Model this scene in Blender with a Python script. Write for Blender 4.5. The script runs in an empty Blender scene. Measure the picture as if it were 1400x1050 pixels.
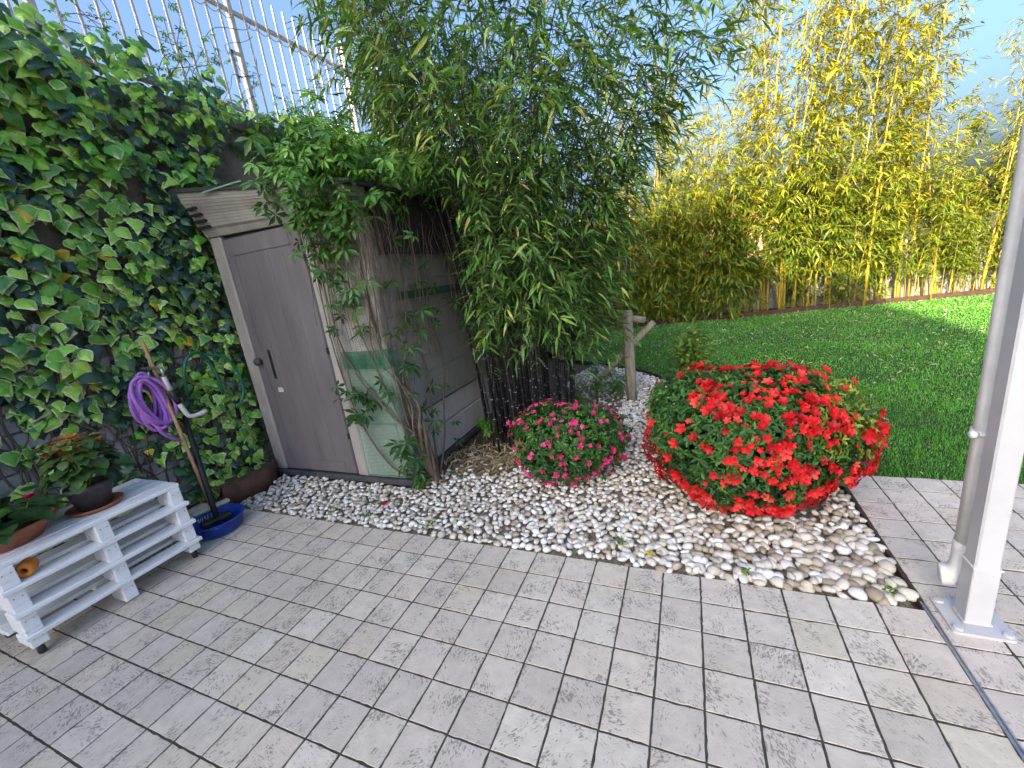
import bpy, math, random
import numpy as np
from mathutils import Vector, Matrix

# ------------------------------------------------------------------ camera, sky, sun, exposure
scn = bpy.context.scene
COL = scn.collection
T = 1.0 / 6.0                     # one floor tile (16.7 cm); positions below are given in tiles
F_PX, YAW, PITCH, ROLL = 572.55, -0.41924, 0.25867, -0.13247
CAM = np.array([-0.1401, -9.1754, 9.1583])          # in tiles
fwd = np.array([math.sin(YAW) * math.cos(PITCH), math.cos(YAW) * math.cos(PITCH), -math.sin(PITCH)])
r0 = np.array([math.cos(YAW), -math.sin(YAW), 0.0]); u0 = np.cross(r0, fwd)
RT = math.cos(ROLL) * r0 + math.sin(ROLL) * u0
UP = -math.sin(ROLL) * r0 + math.cos(ROLL) * u0
cam_d = bpy.data.cameras.new('camera'); cam = bpy.data.objects.new('camera', cam_d); COL.objects.link(cam)
cam_d.sensor_width = 36.0; cam_d.lens = F_PX / 1400.0 * 36.0
cam_d.clip_start = 0.02; cam_d.clip_end = 2000.0
M3 = np.stack([RT, UP, -fwd], 1)
cam.matrix_world = Matrix.Translation(Vector(CAM * T)) @ Matrix(M3.tolist()).to_4x4()
scn.camera = cam
scn.render.resolution_x = 1024; scn.render.resolution_y = 768

SUN_EL, SUN_AZ = math.radians(20.0), math.radians(12.0)     # light travels towards +Y, a little to +X
world = bpy.data.worlds.new('World'); scn.world = world; world.use_nodes = True
wn = world.node_tree; wn.nodes.clear()
sky = wn.nodes.new('ShaderNodeTexSky'); sky.sky_type = 'NISHITA'; sky.sun_disc = False
sky.sun_elevation = SUN_EL; sky.sun_rotation = math.pi + SUN_AZ
sky.air_density = 1.0; sky.dust_density = 10.0; sky.ozone_density = 4.4
bg = wn.nodes.new('ShaderNodeBackground'); bg.inputs[1].default_value = 0.15
wo = wn.nodes.new('ShaderNodeOutputWorld')
wn.links.new(sky.outputs[0], bg.inputs[0]); wn.links.new(bg.outputs[0], wo.inputs[0])
sun_d = bpy.data.lights.new('sun', 'SUN'); sun_d.energy = 4.8; sun_d.angle = math.radians(0.53); sun_d.color = (1.0, 0.84, 0.58)
sun = bpy.data.objects.new('sun', sun_d); COL.objects.link(sun)
sdir = Vector((math.sin(SUN_AZ) * math.cos(SUN_EL), math.cos(SUN_AZ) * math.cos(SUN_EL), -math.sin(SUN_EL)))
sun.rotation_euler = sdir.to_track_quat('-Z', 'Y').to_euler(); sun.location = (0, -6, 12)
scn.view_settings.view_transform = 'Standard'; scn.view_settings.look = 'None'
scn.view_settings.exposure = 2.0; scn.view_settings.gamma = 1.0
scn.view_settings.use_curve_mapping = False

rng = np.random.default_rng(7); random.seed(7)
U = lambda a, b, n=None: rng.uniform(a, b, n)

# ------------------------------------------------------------------ helpers
def setp(o, label=None, cat=None, group=None, kind=None):
    if label: o['label'] = label
    if cat: o['category'] = cat
    if group: o['group'] = group
    if kind: o['kind'] = kind
    return o
def thing(name, loc, label, cat, group=None):
    o = bpy.data.objects.new(name, None); COL.objects.link(o)
    o.location = Vector(loc) * T; o.empty_display_size = 0.1
    return setp(o, label, cat, group)
def put(name, me, parent=None, mats=None, kind=None, label=None):
    o = bpy.data.objects.new(name, me); COL.objects.link(o)
    if mats is not None and len(me.materials) == 0:
        for m in (mats if isinstance(mats, (list, tuple)) else [mats]): me.materials.append(m)
    if parent is not None:
        o.parent = parent
        if parent.type == 'EMPTY': o.matrix_parent_inverse = Matrix.Translation(-parent.location)
    return setp(o, label, kind=kind)
def mesh_np(name, V, loops, starts, totals, mi=None, tone=None, smooth=True):
    me = bpy.data.meshes.new(name)
    me.vertices.add(len(V)); me.vertices.foreach_set('co', np.asarray(V, np.float32).ravel())
    me.loops.add(len(loops)); me.loops.foreach_set('vertex_index', np.asarray(loops, np.int32))
    me.polygons.add(len(starts)); me.polygons.foreach_set('loop_start', np.asarray(starts, np.int32))
    me.polygons.foreach_set('loop_total', np.asarray(totals, np.int32))
    if mi is not None: me.polygons.foreach_set('material_index', np.asarray(mi, np.int32))
    me.polygons.foreach_set('use_smooth', np.full(len(starts), bool(smooth)))
    if tone is not None:
        a = me.attributes.new('tone', 'FLOAT', 'POINT'); a.data.foreach_set('value', np.asarray(tone, np.float32))
    me.update(calc_edges=True); me.validate()
    return me
class Tpl:
    """a small template shape: vertices (metres), faces, material index per face"""
    def __init__(s, V, F, mi=None):
        s.V = np.asarray(V, float); s.F = F
        s.loops = np.array([i for f in F for i in f]); s.tot = np.array([len(f) for f in F])
        s.mi = np.array(mi if mi is not None else [0] * len(F))
    def mesh(s, name, tone=0.5, smooth=True):
        return mesh_np(name, s.V, s.loops, np.r_[0, np.cumsum(s.tot)[:-1]], s.tot, s.mi, np.full(len(s.V), tone), smooth)
def joined(name, tpls, which, R, P, tone, smooth=True):
    """one mesh of many template copies; R (N,3,3) with scale, P (N,3) metres"""
    Vs, Ls, Ts, Ms, Ns = [], [], [], [], []; off = 0
    for k, t in enumerate(tpls):
        m = np.where(which == k)[0]
        if len(m) == 0: continue
        v = np.einsum('nij,vj->nvi', R[m], t.V) + P[m][:, None, :]
        nv = len(t.V)
        Vs.append(v.reshape(-1, 3)); Ls.append((t.loops[None, :] + (off + nv * np.arange(len(m)))[:, None]).ravel())
        Ts.append(np.tile(t.tot, len(m))); Ms.append(np.tile(t.mi, len(m))); Ns.append(np.repeat(tone[m], nv)); off += nv * len(m)
    tot = np.concatenate(Ts)
    return mesh_np(name, np.concatenate(Vs), np.concatenate(Ls), np.r_[0, np.cumsum(tot)[:-1]], tot, np.concatenate(Ms), np.concatenate(Ns), smooth)
def project(P):
    d = P - CAM * T; z = d @ fwd
    zz = np.where(z > 0.05, z, 1e9)
    return 700 + F_PX * (d @ RT) / zz, 525 - F_PX * (d @ UP) / zz, z
def scatter(single, rest, parent, tpls, which, R, P, tone, mats, n_single=300, score=None, smooth=True, ntone=6):
    """the n_single that show largest become objects of their own, the rest one part of kind stuff"""
    N = len(P); x, y, z = project(P)
    inv = (z > 0.1) & (x > 0) & (x < 1400) & (y > 0) & (y < 1050)
    s = np.where(inv, 1.0 / np.maximum(z, .1), 0) if score is None else np.where(inv, score, 0)
    pick = np.argsort(-s)[:n_single]; pick = pick[s[pick] > 0]
    cache = {}
    base = Matrix.Translation(-parent.location) if parent.type == 'EMPTY' else Matrix()
    for i in pick:
        k = int(which[i]); tb = int(min(ntone - 1, max(0, tone[i] * ntone)))
        if (k, tb) not in cache:
            me = tpls[k].mesh(single, (tb + .5) / ntone, smooth)
            for m in mats: me.materials.append(m)
            cache[(k, tb)] = me
        o = bpy.data.objects.new(single, cache[(k, tb)]); COL.objects.link(o); o.parent = parent; o.matrix_parent_inverse = base
        m4 = Matrix(R[i].tolist()).to_4x4(); m4.translation = Vector(P[i]); o.matrix_basis = m4
    keep = np.ones(N, bool); keep[pick] = False
    if keep.any():
        me = joined(rest, tpls, which[keep], R[keep], P[keep], tone[keep], smooth)
        put(rest, me, parent, mats, kind='stuff')
def frames(tip, nrm, s):
    """rotation with +Y along tip, +Z near nrm, scaled by s"""
    y = tip / np.linalg.norm(tip, axis=1, keepdims=True)
    x = np.cross(y, nrm); x /= np.linalg.norm(x, axis=1, keepdims=True) + 1e-9
    z = np.cross(x, y)
    return np.stack([x, y, z], 2) * np.asarray(s).reshape(-1, 1, 1)

class MB:
    """collects boxes, tubes and turned shapes into ONE mesh; units are metres"""
    def __init__(s): s.v = []; s.f = []; s.sm = []; s.tn = []
    def add(s, V, Fs, smooth=False, tone=0.5):
        o = len(s.v); s.v += [tuple(map(float, p)) for p in V]; s.tn += [tone] * len(V)
        for f in Fs: s.f.append([i + o for i in f]); s.sm.append(smooth)
        return s
    def box(s, lo, hi, bev=0.0, rot=None, jit=0.0):
        lo = np.array(lo, float); hi = np.array(hi, float); c = (lo + hi) / 2; h = (hi - lo) / 2
        b = min(bev, h.min() * .9)
        V = []; Fs = []
        if b <= 0:
            V = [(sx * h[0], sy * h[1], sz * h[2]) for sz in (-1, 1) for sy in (-1, 1) for sx in (-1, 1)]
            Fs = [(0, 2, 3, 1), (4, 5, 7, 6), (0, 1, 5, 4), (2, 6, 7, 3), (0, 4, 6, 2), (1, 3, 7, 5)]
        else:
            idx = {}
            for sx in (-1, 1):
                for sy in (-1, 1):
                    for sz in (-1, 1):
                        for a in range(3):
                            p = [sx * (h[0] - (b if a != 0 else 0)), sy * (h[1] - (b if a != 1 else 0)), sz * (h[2] - (b if a != 2 else 0))]
                            idx[(sx, sy, sz, a)] = len(V); V.append(p)
            for a in range(3):
                o1, o2 = (a + 1) % 3, (a + 2) % 3
                for sg in (-1, 1):
                    q = []
                    for (p1, p2) in ((-1, -1), (1, -1), (1, 1), (-1, 1)):
                        k = [0, 0, 0]; k[a] = sg; k[o1] = p1; k[o2] = p2; q.append(idx[(*k, a)])
                    Fs.append(tuple(q if sg > 0 else q[::-1]))
            for a in range(3):          # bevel strips along axis a
                o1, o2 = (a + 1) % 3, (a + 2) % 3
                for p1 in (-1, 1):
                    for p2 in (-1, 1):
                        k1 = [0, 0, 0]; k1[a] = -1; k1[o1] = p1; k1[o2] = p2; k2 = list(k1); k2[a] = 1
                        q = (idx[(*k1, o1)], idx[(*k2, o1)], idx[(*k2, o2)], idx[(*k1, o2)])
                        Fs.append(q if p1 * p2 < 0 else q[::-1])
            for sx in (-1, 1):
                for sy in (-1, 1):
                    for sz in (-1, 1):
                        q = tuple(idx[(sx, sy, sz, a)] for a in range(3))
                        Fs.append(q if sx * sy * sz > 0 else q[::-1])
        V = np.array(V)
        if jit: V = V + rng.normal(0, jit, V.shape)
        if rot is not None: V = V @ np.array(rot).T
        return s.add(V + c, Fs)
    def tube(s, pts, r, n=8, cap=True, smooth=True, tone=0.5):
        pts = np.array(pts, float); k = len(pts); r = np.broadcast_to(np.asarray(r, float), (k,))
        tg = np.gradient(pts, axis=0); tg /= np.linalg.norm(tg, axis=1, keepdims=True) + 1e-12
        a = np.array([0, 0, 1.]) if abs(tg[0][2]) < .9 else np.array([1., 0, 0])
        nx = np.cross(tg[0], a); nx /= np.linalg.norm(nx); V = []
        ang = np.arange(n) * 2 * math.pi / n
        for i in range(k):
            nx = nx - tg[i] * (nx @ tg[i]); nx /= np.linalg.norm(nx) + 1e-12; ny = np.cross(tg[i], nx)
            V.append(pts[i] + r[i] * (np.cos(ang)[:, None] * nx + np.sin(ang)[:, None] * ny))
        V = np.concatenate(V); Fs = []
        for i in range(k - 1):
            for j in range(n):
                j2 = (j + 1) % n; Fs.append((i * n + j, i * n + j2, (i + 1) * n + j2, (i + 1) * n + j))
        if cap and n > 2: Fs.append(tuple(range(n))[::-1]); Fs.append(tuple((k - 1) * n + j for j in range(n)))
        return s.add(V, Fs, smooth, tone)
    def lathe(s, prof, c, n=28, axis=None, smooth=True):
        """prof: list of (radius, height); closed where radius is 0"""
        V = []; Fs = []; ang = np.arange(n) * 2 * math.pi / n; c = np.array(c, float)
        for (r, z) in prof:
            for a in ang: V.append((r * math.cos(a), r * math.sin(a), z))
        for i in range(len(prof) - 1):
            for j in range(n):
                j2 = (j + 1) % n; Fs.append((i * n + j, i * n + j2, (i + 1) * n + j2, (i + 1) * n + j))
        V = np.array(V)
        if axis is not None:
            q = Vector((0, 0, 1)).rotation_difference(Vector(axis)).to_matrix(); V = V @ np.array(q).T
        return s.add(V + c, Fs, smooth)
    def prism(s, poly, z0, z1, bev=0.0):
        n = len(poly); V = [(p[0], p[1], z0) for p in poly] + [(p[0], p[1], z1) for p in poly]
        Fs = [tuple(range(n))[::-1], tuple(range(n, 2 * n))] + [(i, (i + 1) % n, n + (i + 1) % n, n + i) for i in range(n)]
        return s.add(V, Fs)
    def build(s, name, mat, parent=None, kind=None, label=None):
        me = bpy.data.meshes.new(name); me.from_pydata(s.v, [], s.f)
        me.polygons.foreach_set('use_smooth', s.sm)
        a = me.attributes.new('tone', 'FLOAT', 'POINT'); a.data.foreach_set('value', np.array(s.tn, np.float32))
        me.update()
        return put(name, me, parent, mat, kind, label)

def inside(px, py, poly):
    r = np.zeros(len(px), bool); n = len(poly)
    for i in range(n):
        x1, y1 = poly[i]; x2, y2 = poly[(i + 1) % n]
        c = ((y1 > py) != (y2 > py)) & (px < (x2 - x1) * (py - y1) / (y2 - y1 + 1e-12) + x1); r ^= c
    return r
def curve_pts(P, n):
    """smooth polyline through control points (Catmull-Rom), n samples"""
    P = np.array(P, float); Q = np.vstack([2 * P[0] - P[1], P, 2 * P[-1] - P[-2]]); out = []
    t = np.linspace(0, len(P) - 1 - 1e-9, n); i = t.astype(int); u = (t - i)[:, None]
    a, b, c, d = Q[i], Q[i + 1], Q[i + 2], Q[i + 3]
    return .5 * (2 * b + (c - a) * u + (2 * a - 5 * b + 4 * c - d) * u ** 2 + (3 * b - a - 3 * c + d) * u ** 3)

# ------------------------------------------------------------------ materials
def new_mat(name):
    m = bpy.data.materials.new(name); m.use_nodes = True; nt = m.node_tree; b = nt.nodes['Principled BSDF']
    return m, nt, b
def N(nt, typ, **kw):
    n = nt.nodes.new(typ)
    for k, v in kw.items(): setattr(n, k, v)
    return n
def ramp(nt, stops, fac=None):
    r = N(nt, 'ShaderNodeValToRGB'); e = r.color_ramp.elements
    while len(e) < len(stops): e.new(0.5)
    for i, (p, c) in enumerate(stops): e[i].position = p; e[i].color = (*c, 1) if len(c) == 3 else c
    if fac is not None: nt.links.new(fac, r.inputs[0])
    return r
def surf(name, c1, c2, scale=8.0, rough=0.7, bump=0.2, bscale=60.0, stretch=(1, 1, 1), c3=None, spec=0.4, metal=0.0, detail=6.0, thr=(0.35, 0.65)):
    m, nt, b = new_mat(name); L = nt.links
    tc = N(nt, 'ShaderNodeTexCoord'); mp = N(nt, 'ShaderNodeMapping'); mp.inputs['Scale'].default_value = stretch
    L.new(tc.outputs['Object'], mp.inputs[0])
    n1 = N(nt, 'ShaderNodeTexNoise'); n1.inputs['Scale'].default_value = scale; n1.inputs['Detail'].default_value = detail
    n1.inputs['Roughness'].default_value = .65
    L.new(mp.outputs[0], n1.inputs['Vector'])
    r = ramp(nt, [(thr[0], c1), (thr[1], c2)] + ([(min(1, thr[1] + .12), c3)] if c3 else []), n1.outputs['Fac'])
    L.new(r.outputs[0], b.inputs['Base Color'])
    b.inputs['Roughness'].default_value = rough; b.inputs['Specular IOR Level'].default_value = spec; b.inputs['Metallic'].default_value = metal
    if bump:
        n2 = N(nt, 'ShaderNodeTexNoise'); n2.inputs['Scale'].default_value = bscale; n2.inputs['Detail'].default_value = 5
        L.new(mp.outputs[0], n2.inputs['Vector'])
        bp = N(nt, 'ShaderNodeBump'); bp.inputs['Strength'].default_value = bump; bp.inputs['Distance'].default_value = .01
        L.new(n2.outputs['Fac'], bp.inputs['Height']); L.new(bp.outputs[0], b.inputs['Normal'])
    return m
def leaf_mat(name, stops, rough=0.45, tr=0.3, spec=0.5, trc=(1.0, 1.0, .55), vein=0.0):
    """colour picked by the per-leaf attribute 'tone'; part of the light passes through"""
    m, nt, b = new_mat(name); L = nt.links
    at = N(nt, 'ShaderNodeAttribute'); at.attribute_name = 'tone'
    r = ramp(nt, stops, at.outputs['Fac'])
    tc = N(nt, 'ShaderNodeTexCoord'); nz = N(nt, 'ShaderNodeTexNoise'); nz.inputs['Scale'].default_value = 35; nz.inputs['Detail'].default_value = 3
    L.new(tc.outputs['Object'], nz.inputs['Vector'])
    mr = N(nt, 'ShaderNodeMapRange'); mr.inputs[1].default_value = .3; mr.inputs[2].default_value = .7; mr.inputs[3].default_value = .72; mr.inputs[4].default_value = 1.25
    L.new(nz.outputs['Fac'], mr.inputs[0])
    mx = N(nt, 'ShaderNodeMix', data_type='RGBA', blend_type='MULTIPLY'); mx.inputs[0].default_value = 1
    L.new(r.outputs[0], mx.inputs[6]); L.new(mr.outputs[0], mx.inputs[7])
    L.new(mx.outputs[2], b.inputs['Base Color']); b.inputs['Roughness'].default_value = rough; b.inputs['Specular IOR Level'].default_value = spec
    t = N(nt, 'ShaderNodeBsdfTranslucent'); m2 = N(nt, 'ShaderNodeMix', data_type='RGBA', blend_type='MULTIPLY'); m2.inputs[0].default_value = 1
    m2.inputs[7].default_value = (*trc, 1); L.new(mx.outputs[2], m2.inputs[6]); L.new(m2.outputs[2], t.inputs[0])
    ms = N(nt, 'ShaderNodeMixShader'); ms.inputs[0].default_value = tr
    out = nt.nodes['Material Output']
    L.new(b.outputs[0], ms.inputs[1]); L.new(t.outputs[0], ms.inputs[2]); L.new(ms.outputs[0], out.inputs[0])
    return m
def tile_mat():
    m, nt, b = new_mat('stoneware_tile'); L = nt.links
    oi = N(nt, 'ShaderNodeObjectInfo'); at = N(nt, 'ShaderNodeAttribute'); at.attribute_name = 'tone'
    geo = N(nt, 'ShaderNodeNewGeometry')
    rnd = oi.outputs['Random']
    # each tile turns and shifts its own flecks
    off = N(nt, 'ShaderNodeVectorMath', operation='SCALE'); off.inputs[0].default_value = (37.0, 19.0, 7.0); L.new(rnd, off.inputs['Scale'])
    ad = N(nt, 'ShaderNodeVectorMath', operation='ADD'); L.new(geo.outputs['Position'], ad.inputs[0]); L.new(off.outputs[0], ad.inputs[1])
    ang = N(nt, 'ShaderNodeMath', operation='MULTIPLY'); ang.inputs[1].default_value = 91.7; L.new(rnd, ang.inputs[0])
    vr = N(nt, 'ShaderNodeVectorRotate', rotation_type='Z_AXIS'); L.new(ad.outputs[0], vr.inputs[0]); L.new(ang.outputs[0], vr.inputs['Angle'])
    st = N(nt, 'ShaderNodeMapping'); st.inputs['Scale'].default_value = (1.0, 0.42, 1.0); L.new(vr.outputs[0], st.inputs[0])
    n1 = N(nt, 'ShaderNodeTexNoise'); n1.inputs['Scale'].default_value = 150; n1.inputs['Detail'].default_value = 4; n1.inputs['Distortion'].default_value = .8
    L.new(st.outputs[0], n1.inputs['Vector'])
    n2 = N(nt, 'ShaderNodeTexNoise'); n2.inputs['Scale'].default_value = 9; n2.inputs['Detail'].default_value = 3
    L.new(ad.outputs[0], n2.inputs['Vector'])
    # fleck threshold drifts so that flecks gather in patches
    mr = N(nt, 'ShaderNodeMapRange'); mr.inputs[1].default_value = .35; mr.inputs[2].default_value = .68; mr.inputs[3].default_value = .17; mr.inputs[4].default_value = -.04
    L.new(n2.outputs['Fac'], mr.inputs[0])
    sub = N(nt, 'ShaderNodeMath', operation='SUBTRACT'); L.new(n1.outputs['Fac'], sub.inputs[0]); L.new(mr.outputs[0], sub.inputs[1])
    fl = ramp(nt, [(.50, (0, 0, 0)), (.60, (1, 1, 1))], sub.outputs[0])
    n3 = N(nt, 'ShaderNodeTexNoise'); n3.inputs['Scale'].default_value = 22; n3.inputs['Detail'].default_value = 5
    L.new(ad.outputs[0], n3.inputs['Vector'])
    cl = N(nt, 'ShaderNodeMapRange'); cl.inputs[1].default_value = .3; cl.inputs[2].default_value = .7; cl.inputs[3].default_value = .90; cl.inputs[4].default_value = 1.08
    L.new(n3.outputs['Fac'], cl.inputs[0])
    base = N(nt, 'ShaderNodeMix', data_type='RGBA', blend_type='MULTIPLY'); base.inputs[0].default_value = 1
    L.new(oi.outputs['Color'], base.inputs[6]); L.new(cl.outputs[0], base.inputs[7])
    mx = N(nt, 'ShaderNodeMix', data_type='RGBA'); L.new(base.outputs[2], mx.inputs[6]); mx.inputs[7].default_value = (.20, .18, .16, 1)
    fm = N(nt, 'ShaderNodeMath', operation='MULTIPLY'); fm.inputs[1].default_value = .8; L.new(fl.outputs[0], fm.inputs[0]); L.new(fm.outputs[0], mx.inputs[0])
    # greenish algae stain, large soft patches over the whole floor
    n4 = N(nt, 'ShaderNodeTexNoise'); n4.inputs['Scale'].default_value = 2.3; n4.inputs['Detail'].default_value = 5
    L.new(geo.outputs['Position'], n4.inputs['Vector'])
    st4 = ramp(nt, [(.52, (0, 0, 0)), (.72, (1, 1, 1))], n4.outputs['Fac'])
    s4 = N(nt, 'ShaderNodeMath', operation='MULTIPLY'); s4.inputs[1].default_value = .35; L.new(st4.outputs[0], s4.inputs[0])
    mx2 = N(nt, 'ShaderNodeMix', data_type='RGBA', blend_type='MULTIPLY'); L.new(s4.outputs[0], mx2.inputs[0]); L.new(mx.outputs[2], mx2.inputs[6]); mx2.inputs[7].default_value = (.86, .84, .68, 1)
    L.new(mx2.outputs[2], b.inputs['Base Color'])
    b.inputs['Roughness'].default_value = .8; b.inputs['Specular IOR Level'].default_value = .2
    bp = N(nt, 'ShaderNodeBump'); bp.inputs['Strength'].default_value = .35; bp.inputs['Distance'].default_value = .003; bp.invert = True
    L.new(sub.outputs[0], bp.inputs['Height']); L.new(bp.outputs[0], b.inputs['Normal'])
    return m
def pebble_mat():
    m, nt, b = new_mat('river_pebble'); L = nt.links
    at = N(nt, 'ShaderNodeAttribute'); at.attribute_name = 'tone'
    r = ramp(nt, [(0, (.24, .19, .14)), (.14, (.38, .315, .24)), (.3, (.50, .44, .36)), (.5, (.60, .56, .50)), (.75, (.69, .665, .635)), (1, (.78, .775, .77))], at.outputs['Fac'])
    tc = N(nt, 'ShaderNodeTexCoord'); n = N(nt, 'ShaderNodeTexNoise'); n.inputs['Scale'].default_value = 40; n.inputs['Detail'].default_value = 5
    L.new(tc.outputs['Object'], n.inputs['Vector'])
    mr = N(nt, 'ShaderNodeMapRange'); mr.inputs[1].default_value = .3; mr.inputs[2].default_value = .7; mr.inputs[3].default_value = .78; mr.inputs[4].default_value = 1.1
    L.new(n.outputs['Fac'], mr.inputs[0])
    mx = N(nt, 'ShaderNodeMix', data_type='RGBA', blend_type='MULTIPLY'); mx.inputs[0].default_value = 1; L.new(r.outputs[0], mx.inputs[6]); L.new(mr.outputs[0], mx.inputs[7])
    L.new(mx.outputs[2], b.inputs['Base Color']); b.inputs['Roughness'].default_value = .6; b.inputs['Specular IOR Level'].default_value = .35
    return m
M = {}
M['tile'] = tile_mat(); M['pebble'] = pebble_mat()
M['joint'] = surf('mortar_joint', (.045, .042, .035), (.085, .08, .06), 30, .95, .5, 200)
M['grit'] = surf('pale_grit', (.14, .115, .085), (.30, .26, .21), 60, .95, .8, 150, c3=(.42, .38, .32))
M['soil'] = surf('soil', (.05, .035, .022), (.13, .095, .06), 25, .95, .8, 90, c3=(.2, .15, .1))
M['ground'] = surf('earth', (.06, .06, .03), (.12, .1, .06), 3, .95, .3, 30)
M['turf'] = surf('turf_base', (.018, .04, .01), (.035, .075, .018), 20, .95, .6, 120)
M['concrete'] = surf('weathered_concrete', (.15, .135, .115), (.31, .28, .245), 5, .92, .6, 60, c3=(.38, .35, .31))
M['block'] = surf('pale_stone_block', (.30, .29, .28), (.46, .45, .44), 7, .9, .5, 70)
M['backwall'] = surf('grey_rendered_wall', (.20, .195, .185), (.32, .31, .30), 3, .9, .3, 60)
M['coping'] = surf('white_coping', (.6, .58, .55), (.75, .73, .7), 6, .8, .2, 60)
M['fence'] = surf('cream_painted_metal', (.40, .37, .35), (.50, .47, .44), 9, .5, .1, 90)
M['white_metal'] = surf('white_painted_steel', (.44, .435, .455), (.50, .495, .515), 4, .38, .06, 300, spec=.5)
M['plastic_pipe'] = surf('white_plastic_pipe', (.56, .55, .54), (.68, .67, .66), 9, .4, .05, 80, spec=.5)
M['shed_door'] = surf('taupe_plastic', (.125, .113, .125), (.165, .150, .163), 7, .55, .12, 350, stretch=(1, 1, .25), c3=(.2, .185, .19))
M['shed_frame'] = surf('beige_plastic', (.27, .25, .235), (.36, .34, .32), 6, .6, .12, 200, stretch=(1, 1, .4))
M['shed_wall'] = surf('pale_plastic_plank', (.38, .36, .35), (.52, .50, .49), 5, .6, .2, 120, stretch=(1, 1, .2))
M['shed_base'] = surf('dark_plastic', (.04, .04, .05), (.075, .075, .085), 9, .6, .2, 100)
M['tarp'] = surf('black_roof_sheet', (.018, .018, .02), (.045, .045, .047), 7, .7, .4, 40)
M['net_white'] = surf('pale_netting', (.24, .245, .22), (.33, .335, .30), 20, .5, 0)
M['net_green'] = surf('green_netting', (.13, .24, .18), (.19, .31, .24), 20, .5, 0)
M['net_dark'] = surf('dark_green_netting_hem', (.015, .09, .05), (.04, .15, .09), 20, .5, 0)
M['pallet'] = surf('white_painted_wood', (.44, .42, .40), (.78, .79, .80), 9, .6, .35, 60, stretch=(6, .7, 6), c3=(.84, .84, .85), thr=(.30, .40))
M['rubber'] = surf('black_rubber', (.015, .015, .016), (.03, .03, .03), 30, .6, .1)
M['steel'] = surf('dull_steel', (.3, .3, .31), (.45, .45, .46), 40, .35, .1, metal=.8)
M['blue'] = surf('blue_plastic', (.008, .04, .26), (.012, .06, .36), 12, .4, .08, spec=.5)
M['terracotta'] = surf('terracotta', (.30, .10, .055), (.40, .15, .085), 14, .75, .2, 120)
M['pot_grey'] = surf('charcoal_pot', (.055, .05, .055), (.085, .078, .085), 14, .65, .15, 90)
M['wood_h'] = surf('bare_wood_handle', (.33, .18, .085), (.48, .29, .15), 14, .55, .2, 90, stretch=(4, 4, .5))
M['black_p'] = surf('black_plastic', (.012, .012, .013), (.028, .028, .03), 20, .4, .05)
M['hose_p'] = surf('lilac_hose', (.34, .13, .52), (.44, .20, .62), 40, .45, .1, 200)
M['hose_g'] = surf('green_hose', (.008, .10, .06), (.015, .16, .09), 40, .4, .1, 200)
M['orange'] = surf('orange_rubber', (.55, .17, .02), (.72, .27, .04), 30, .6, .2, 80)
M['bristle'] = surf('pale_bristle', (.42, .42, .32), (.55, .55, .45), 60, .8, .3)
M['log'] = surf('weathered_pine', (.20, .165, .125), (.36, .31, .25), 10, .85, .5, 60, stretch=(5, 5, .5))
M['corten'] = surf('rusty_edging', (.032, .016, .012), (.075, .034, .024), 12, .85, .3, 90)
M['trough'] = surf('brown_trough', (.07, .035, .025), (.12, .062, .045), 12, .8, .3, 90)
M['edging'] = surf('black_edging', (.02, .02, .02), (.045, .04, .035), 12, .8, .3, 90)
M['black_culm'] = leaf_mat('black_bamboo_culm', [(0, (.006, .006, .008)), (.6, (.014, .012, .015)), (.8, (.05, .042, .045)), (1, (.34, .33, .34))], .4, 0, .5)
M['gold_culm'] = leaf_mat('golden_bamboo_culm', [(0, (.22, .19, .025)), (.6, (.36, .25, .02)), (1, (.30, .28, .07))], .4, 0, .5)
M['twig'] = surf('brown_twig', (.07, .05, .036), (.17, .125, .09), 20, .85, .4, 80, stretch=(3, 3, .6))
M['stem_g'] = surf('green_stem', (.09, .12, .03), (.16, .17, .06), 20, .7, .2)
M['ivy'] = leaf_mat('ivy_leaf', [(0, (.014, .05, .035)), (.3, (.034, .095, .055)), (.5, (.07, .22, .035)), (.72, (.18, .48, .045)), (.86, (.33, .66, .075)), (.93, (.42, .66, .10)), (.96, (.55, .45, .04)), (1, (.62, .50, .06))], .33, .15, .6)
M['ivy_rim'] = leaf_mat('ivy_leaf_pale_rim', [(0, (.03, .085, .05)), (.3, (.075, .15, .085)), (.45, (.16, .29, .10)), (.7, (.52, .64, .28)), (.9, (.66, .72, .42)), (.95, (.55, .45, .04)), (1, (.62, .50, .06))], .4, .15, .5)
M['creeper'] = leaf_mat('creeper_leaf', [(0, (.03, .09, .02)), (.4, (.065, .18, .03)), (.8, (.15, .34, .04)), (1, (.28, .44, .05))], .42, .3, .5)
M['bam'] = leaf_mat('bamboo_leaf', [(0, (.024, .07, .022)), (.35, (.055, .145, .03)), (.7, (.12, .26, .04)), (.9, (.25, .38, .06)), (1, (.40, .40, .11))], .42, .3, .5)
M['bam_y'] = leaf_mat('hedge_bamboo_leaf', [(0, (.022, .07, .012)), (.3, (.075, .15, .016)), (.65, (.22, .25, .016)), (1, (.42, .34, .02))], .45, .4, .4)
M['azalea'] = leaf_mat('azalea_leaf', [(0, (.022, .07, .022)), (.5, (.055, .15, .034)), (.85, (.12, .26, .04)), (1, (.30, .36, .05))], .5, .3, .3)
M['red'] = leaf_mat('red_petal', [(0, (.22, .003, .010)), (.4, (.52, .007, .014)), (.75, (.72, .018, .022)), (1, (.86, .09, .07))], .5, .3, .3, (1, .5, .4))
M['pink'] = leaf_mat('magenta_petal', [(0, (.40, .010, .08)), (.5, (.62, .025, .17)), (1, (.76, .10, .30))], .5, .3, .3, (1, .5, .7))
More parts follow.
